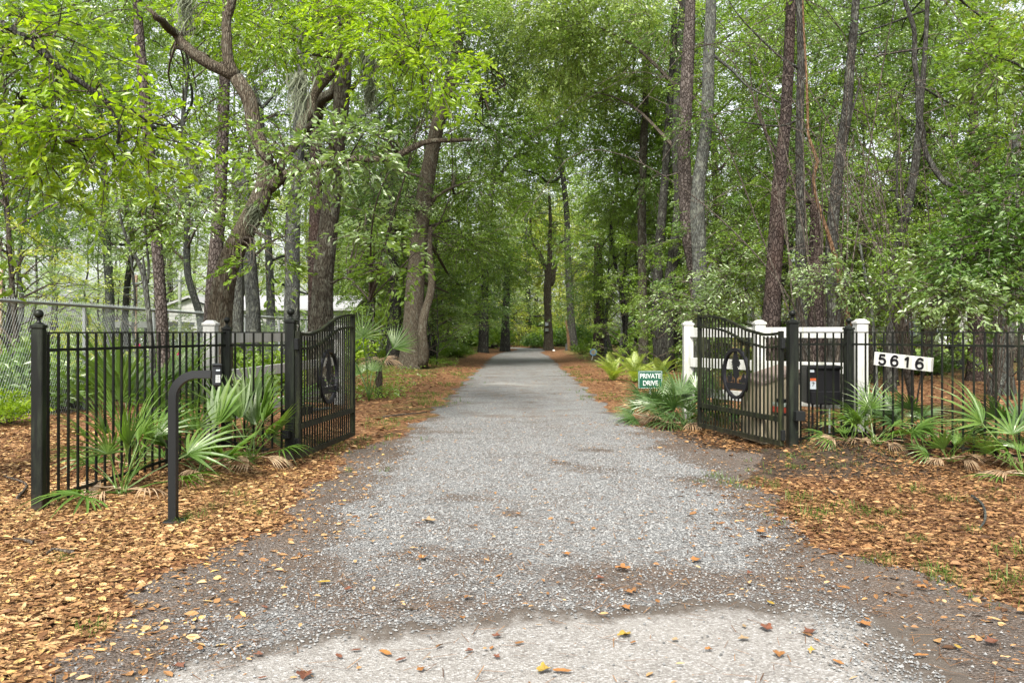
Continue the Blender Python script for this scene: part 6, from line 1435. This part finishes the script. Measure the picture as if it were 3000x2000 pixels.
# ------------------------------------------------------------------ left yard: house, carport, car, poles
hs_ = thing('white_house', 'low white house with pale roof seen between the left trunks', 'house', (-16, 50, 0))
def boxm(x0, x1, y0, y1, z0, z1): return MB().box(((x0 + x1) / 2, (y0 + y1) / 2, (z0 + z1) / 2), (x1 - x0, y1 - y0, z1 - z0))
boxm(-17.2, -9.6, 50.4, 57, 0, 2.65).build('wall', M['siding'], hs_)
for k in range(12): boxm(-17.2, -9.6, 50.375, 50.40, .12 + k * .21, .12 + k * .21 + .17).build('siding_board', M['siding'], hs_)
boxm(-19.6, -17.21, 48.8, 56, 0, 2.75).build('wall', M['siding'], hs_)
for k in range(13): boxm(-19.6, -17.21, 48.775, 48.80, .12 + k * .2, .12 + k * .2 + .165).build('siding_board', M['siding'], hs_)
def gable(x0, x1, y0, y1, ze, zr, t=.12):
    """ridge along Y, gable facing -Y"""
    xm = (x0 + x1) / 2
    V = [(x0, y0, ze), (xm, y0, zr), (x1, y0, ze), (x0, y1, ze), (xm, y1, zr), (x1, y1, ze)]
    V += [(a, b2, c + t) for a, b2, c in V]
    F = [(6, 7, 10, 9), (7, 8, 11, 10), (0, 3, 4, 1), (1, 4, 5, 2), (0, 1, 7, 6), (1, 2, 8, 7), (3, 9, 10, 4), (4, 10, 11, 5), (0, 6, 9, 3), (2, 5, 11, 8)]
    return MB().add(V, F)
gable(-20.0, -16.8, 48.5, 56.2, 2.75, 3.35).build('roof', M['roof'], hs_)
MB().add([(-19.6, 48.78, 2.74), (-17.2, 48.78, 2.74), (-18.4, 48.78, 3.3)], [(0, 1, 2)]).build('gable_wall', M['siding'], hs_)
V = [(-17.0, 50.0, 2.65), (-9.2, 50.0, 2.65), (-9.2, 53.7, 3.55), (-17.0, 53.7, 3.55), (-17.0, 57.4, 2.65), (-9.2, 57.4, 2.65)]; V += [(a, b2, c + .12) for a, b2, c in V]
MB().add(V, [(0, 3, 2, 1), (3, 4, 5, 2), (6, 7, 8, 9), (9, 8, 11, 10), (0, 1, 7, 6), (1, 2, 8, 7), (2, 5, 11, 8), (0, 6, 9, 3), (3, 9, 10, 4), (4, 10, 11, 5)]).build('roof', M['roof'], hs_)
for wx in (-15.2, -13.1, -11.0):
    w_ = boxm(wx - .45, wx + .45, 50.32, 50.37, 1.0, 2.1).build('window', M['white'], hs_)
    boxm(wx - .38, wx + .38, 50.30, 50.319, 1.07, 2.03).build('pane', M['glass'], w_ if False else hs_)
cp = thing('carport', 'white flat carport roof on dark posts in the left yard', 'carport', (-14.8, 35, 0))
MB().bbox((-14.85, 35.5, 1.72), (2.2, 3.0, .2), .03).build('roof', M['siding'], cp)
MB().bbox((-14.85, 34.02, 1.60), (2.0, .06, .08), .01).build('fascia', M['siding'], cp)
for (ax, ay) in ((-15.8, 34.2), (-13.9, 34.2), (-15.8, 36.8), (-13.9, 36.8)): MB().box((ax, ay, .8), (.09, .09, 1.62)).build('post', M['bark_dark'], cp)

def car(x, y, rot, label, matn, scale=1.0):
    c = thing('parked_car', label, 'car', (x, y, Hs(x, y)), None, (0, 0, rot), scale)
    prof = [(-2.1, .35), (-2.15, .7), (-2.0, .92), (-1.25, 1.0), (-.7, 1.42), (.75, 1.45), (1.55, 1.02), (2.1, .95), (2.2, .6), (2.15, .32)]
    body = [(p[0], p[1] if p[1] < 1.03 else 1.0) for p in prof]
    def ext(poly, w0, w1):
        k = len(poly); zm = max(p[1] for p in poly); z0 = min(p[1] for p in poly)
        V = []
        for sgn in (-1, 1):
            for (px, pz) in poly:
                wq = w0 + (w1 - w0) * (pz - z0) / (zm - z0); V.append((px, sgn * wq / 2, pz))
        ce = np.mean(V[:k], 0), np.mean(V[k:], 0); V += [tuple(ce[0]), tuple(ce[1])]
        T = [(i, (i + 1) % k, 2 * k) for i in range(k)] + [(k + (i + 1) % k, k + i, 2 * k + 1) for i in range(k)]
        Q = [(i, k + i, k + (i + 1) % k, (i + 1) % k) for i in range(k)]
        m = MB().add(V, T); m.f[4].append(np.array(Q)); return m
    link('body', ext(body, 1.78, 1.7).mesh('body', M[matn]), c)
    link('cabin', ext([(-1.35, 1.0), (-.7, 1.43), (.75, 1.46), (1.6, 1.0)], 1.62, 1.25).mesh('cabin', M['glass']), c)
    link('roof', MB().bbox((0, 0, 1.475), (1.5, 1.22, .04), .015).mesh('roof', M[matn]), c)
    for wx in (-1.35, 1.35):
        for wy in (-.86, .86):
            w_ = link('wheel', MB().tube([(0, -.11, 0), (0, .11, 0)], .32, 18).mesh('wheel', M['tyre']), c, (wx, wy, .32))
            link('rim', MB().tube([(0, -.125, 0), (0, .125, 0)], .18, 12).mesh('rim', M['galv']), w_, (0, 0, 0))
    for wy in (-.6, .6): link('headlight', MB().bbox((2.14, wy, .72), (.08, .32, .14), .02).mesh('headlight', M['label_white']), c)
    return c
car(-18.0, 44.5, .25, 'white car parked in the left yard behind the carport', 'car_white')
car(PX(2150, 67), 67, 1.2, 'pale car parked beyond the lawn, seen right of the number board', 'car_white')
car(PX(2295, 68), 68, .2, 'silver-white car parked beyond the lawn at the right edge', 'car_white')
car(PX(2085, 66), 66, .3, 'dark car parked beyond the lawn behind the number board', 'plastic_dark')
# pale building right
bh = thing('pale_building', 'pale building glimpsed through the right woods beyond the lawn', 'building', (38, 80, 0))
boxm(36, 52, 82, 90, 0, 4.2).build('wall', M['siding'], bh)
V = [(35.5, 81.6, 4.2), (52.5, 81.6, 4.2), (52.5, 86, 6), (35.5, 86, 6), (35.5, 90.4, 4.2), (52.5, 90.4, 4.2)]
MB().add(V, [(0, 1, 2, 3), (3, 2, 5, 4), (0, 4, 5, 1)]).add([V[0], V[3], V[4]], [(0, 1, 2)]).build('roof', M['roof'], bh)
for k in range(4): boxm(38 + k * 3.6, 39.3 + k * 3.6, 81.93, 81.98, 1.2, 2.6).build('window', M['glass'], bh)

for (px, d, wpx, ht, mt, lab) in ((312, 30, 7, 3.4, 'pole_wood', 'thin reddish wooden pole in the left yard'), (413, 30, 8, 3.5, 'pole_pale', 'pale wooden utility pole left of the white house'), (2, 30, 8, 3.6, 'pole_wood', 'reddish wooden pole at the far left edge')):
    x = PX(px, d); p = thing('utility_pole', lab, 'pole', (x, d, 0)); rr_ = wpx * d / FP / 2
    MB().tube([(x, d, -.1), (x, d, 3.0), (x + .02, d, ht)], [rr_, rr_ * .95, rr_ * .9], 10).build('shaft', M[mt], p, smooth=True)
    MB().bbox((x, d - .05, ht - .3), (.28, .06, .06), .01).build('bracket', M['galv'], p)
wr = MB()
for (za, zb, sag) in ((3.1, 3.2, .25), (2.9, 3.1, .4)):
    a0 = P(2, 0, 30); b0 = P(413, 0, 30); s = [(a0.x + (b0.x - a0.x) * t, 30, za + (zb - za) * t - sag * 4 * t * (1 - t)) for t in np.linspace(0, 1, 16)]
    wr.tube(s, .012, 4)
o = wr.build('utility_wire', M['galv'], None, origin=(PX(2, 30), 30, 3)); tag(o, 'two sagging pale wires strung between the poles in the left yard', 'wire')
# pink flowers by the fence
for i, (px, py) in enumerate(((412, 808), (318, 790))):
    d = 15 + i * .3; p = P(px, py + 4, d); f_ = thing('pink_flower', 'small pink flower behind the left iron pickets', 'flower', (p.x, p.y, Hs(p.x, p.y)), 'pink flowers behind the fence')
    q = MB()
    for k in range(6):
        a = k * 1.047; q.add([(p.x, p.y, p.z), (p.x + .045 * math.cos(a), p.y + .02 * math.sin(a * 2), p.z + .045 * math.sin(a)), (p.x + .05 * math.cos(a + .5), p.y - .02, p.z + .05 * math.sin(a + .5)), (p.x + .035 * math.cos(a + 1), p.y, p.z + .035 * math.sin(a + 1))], [(0, 1, 2, 3)])
    q.build('petals', M['flower'], f_)
    MB().tube([(p.x, p.y, Hs(p.x, p.y)), (p.x + .02, p.y, p.z)], .005, 4).build('stem', M['grass'], f_)
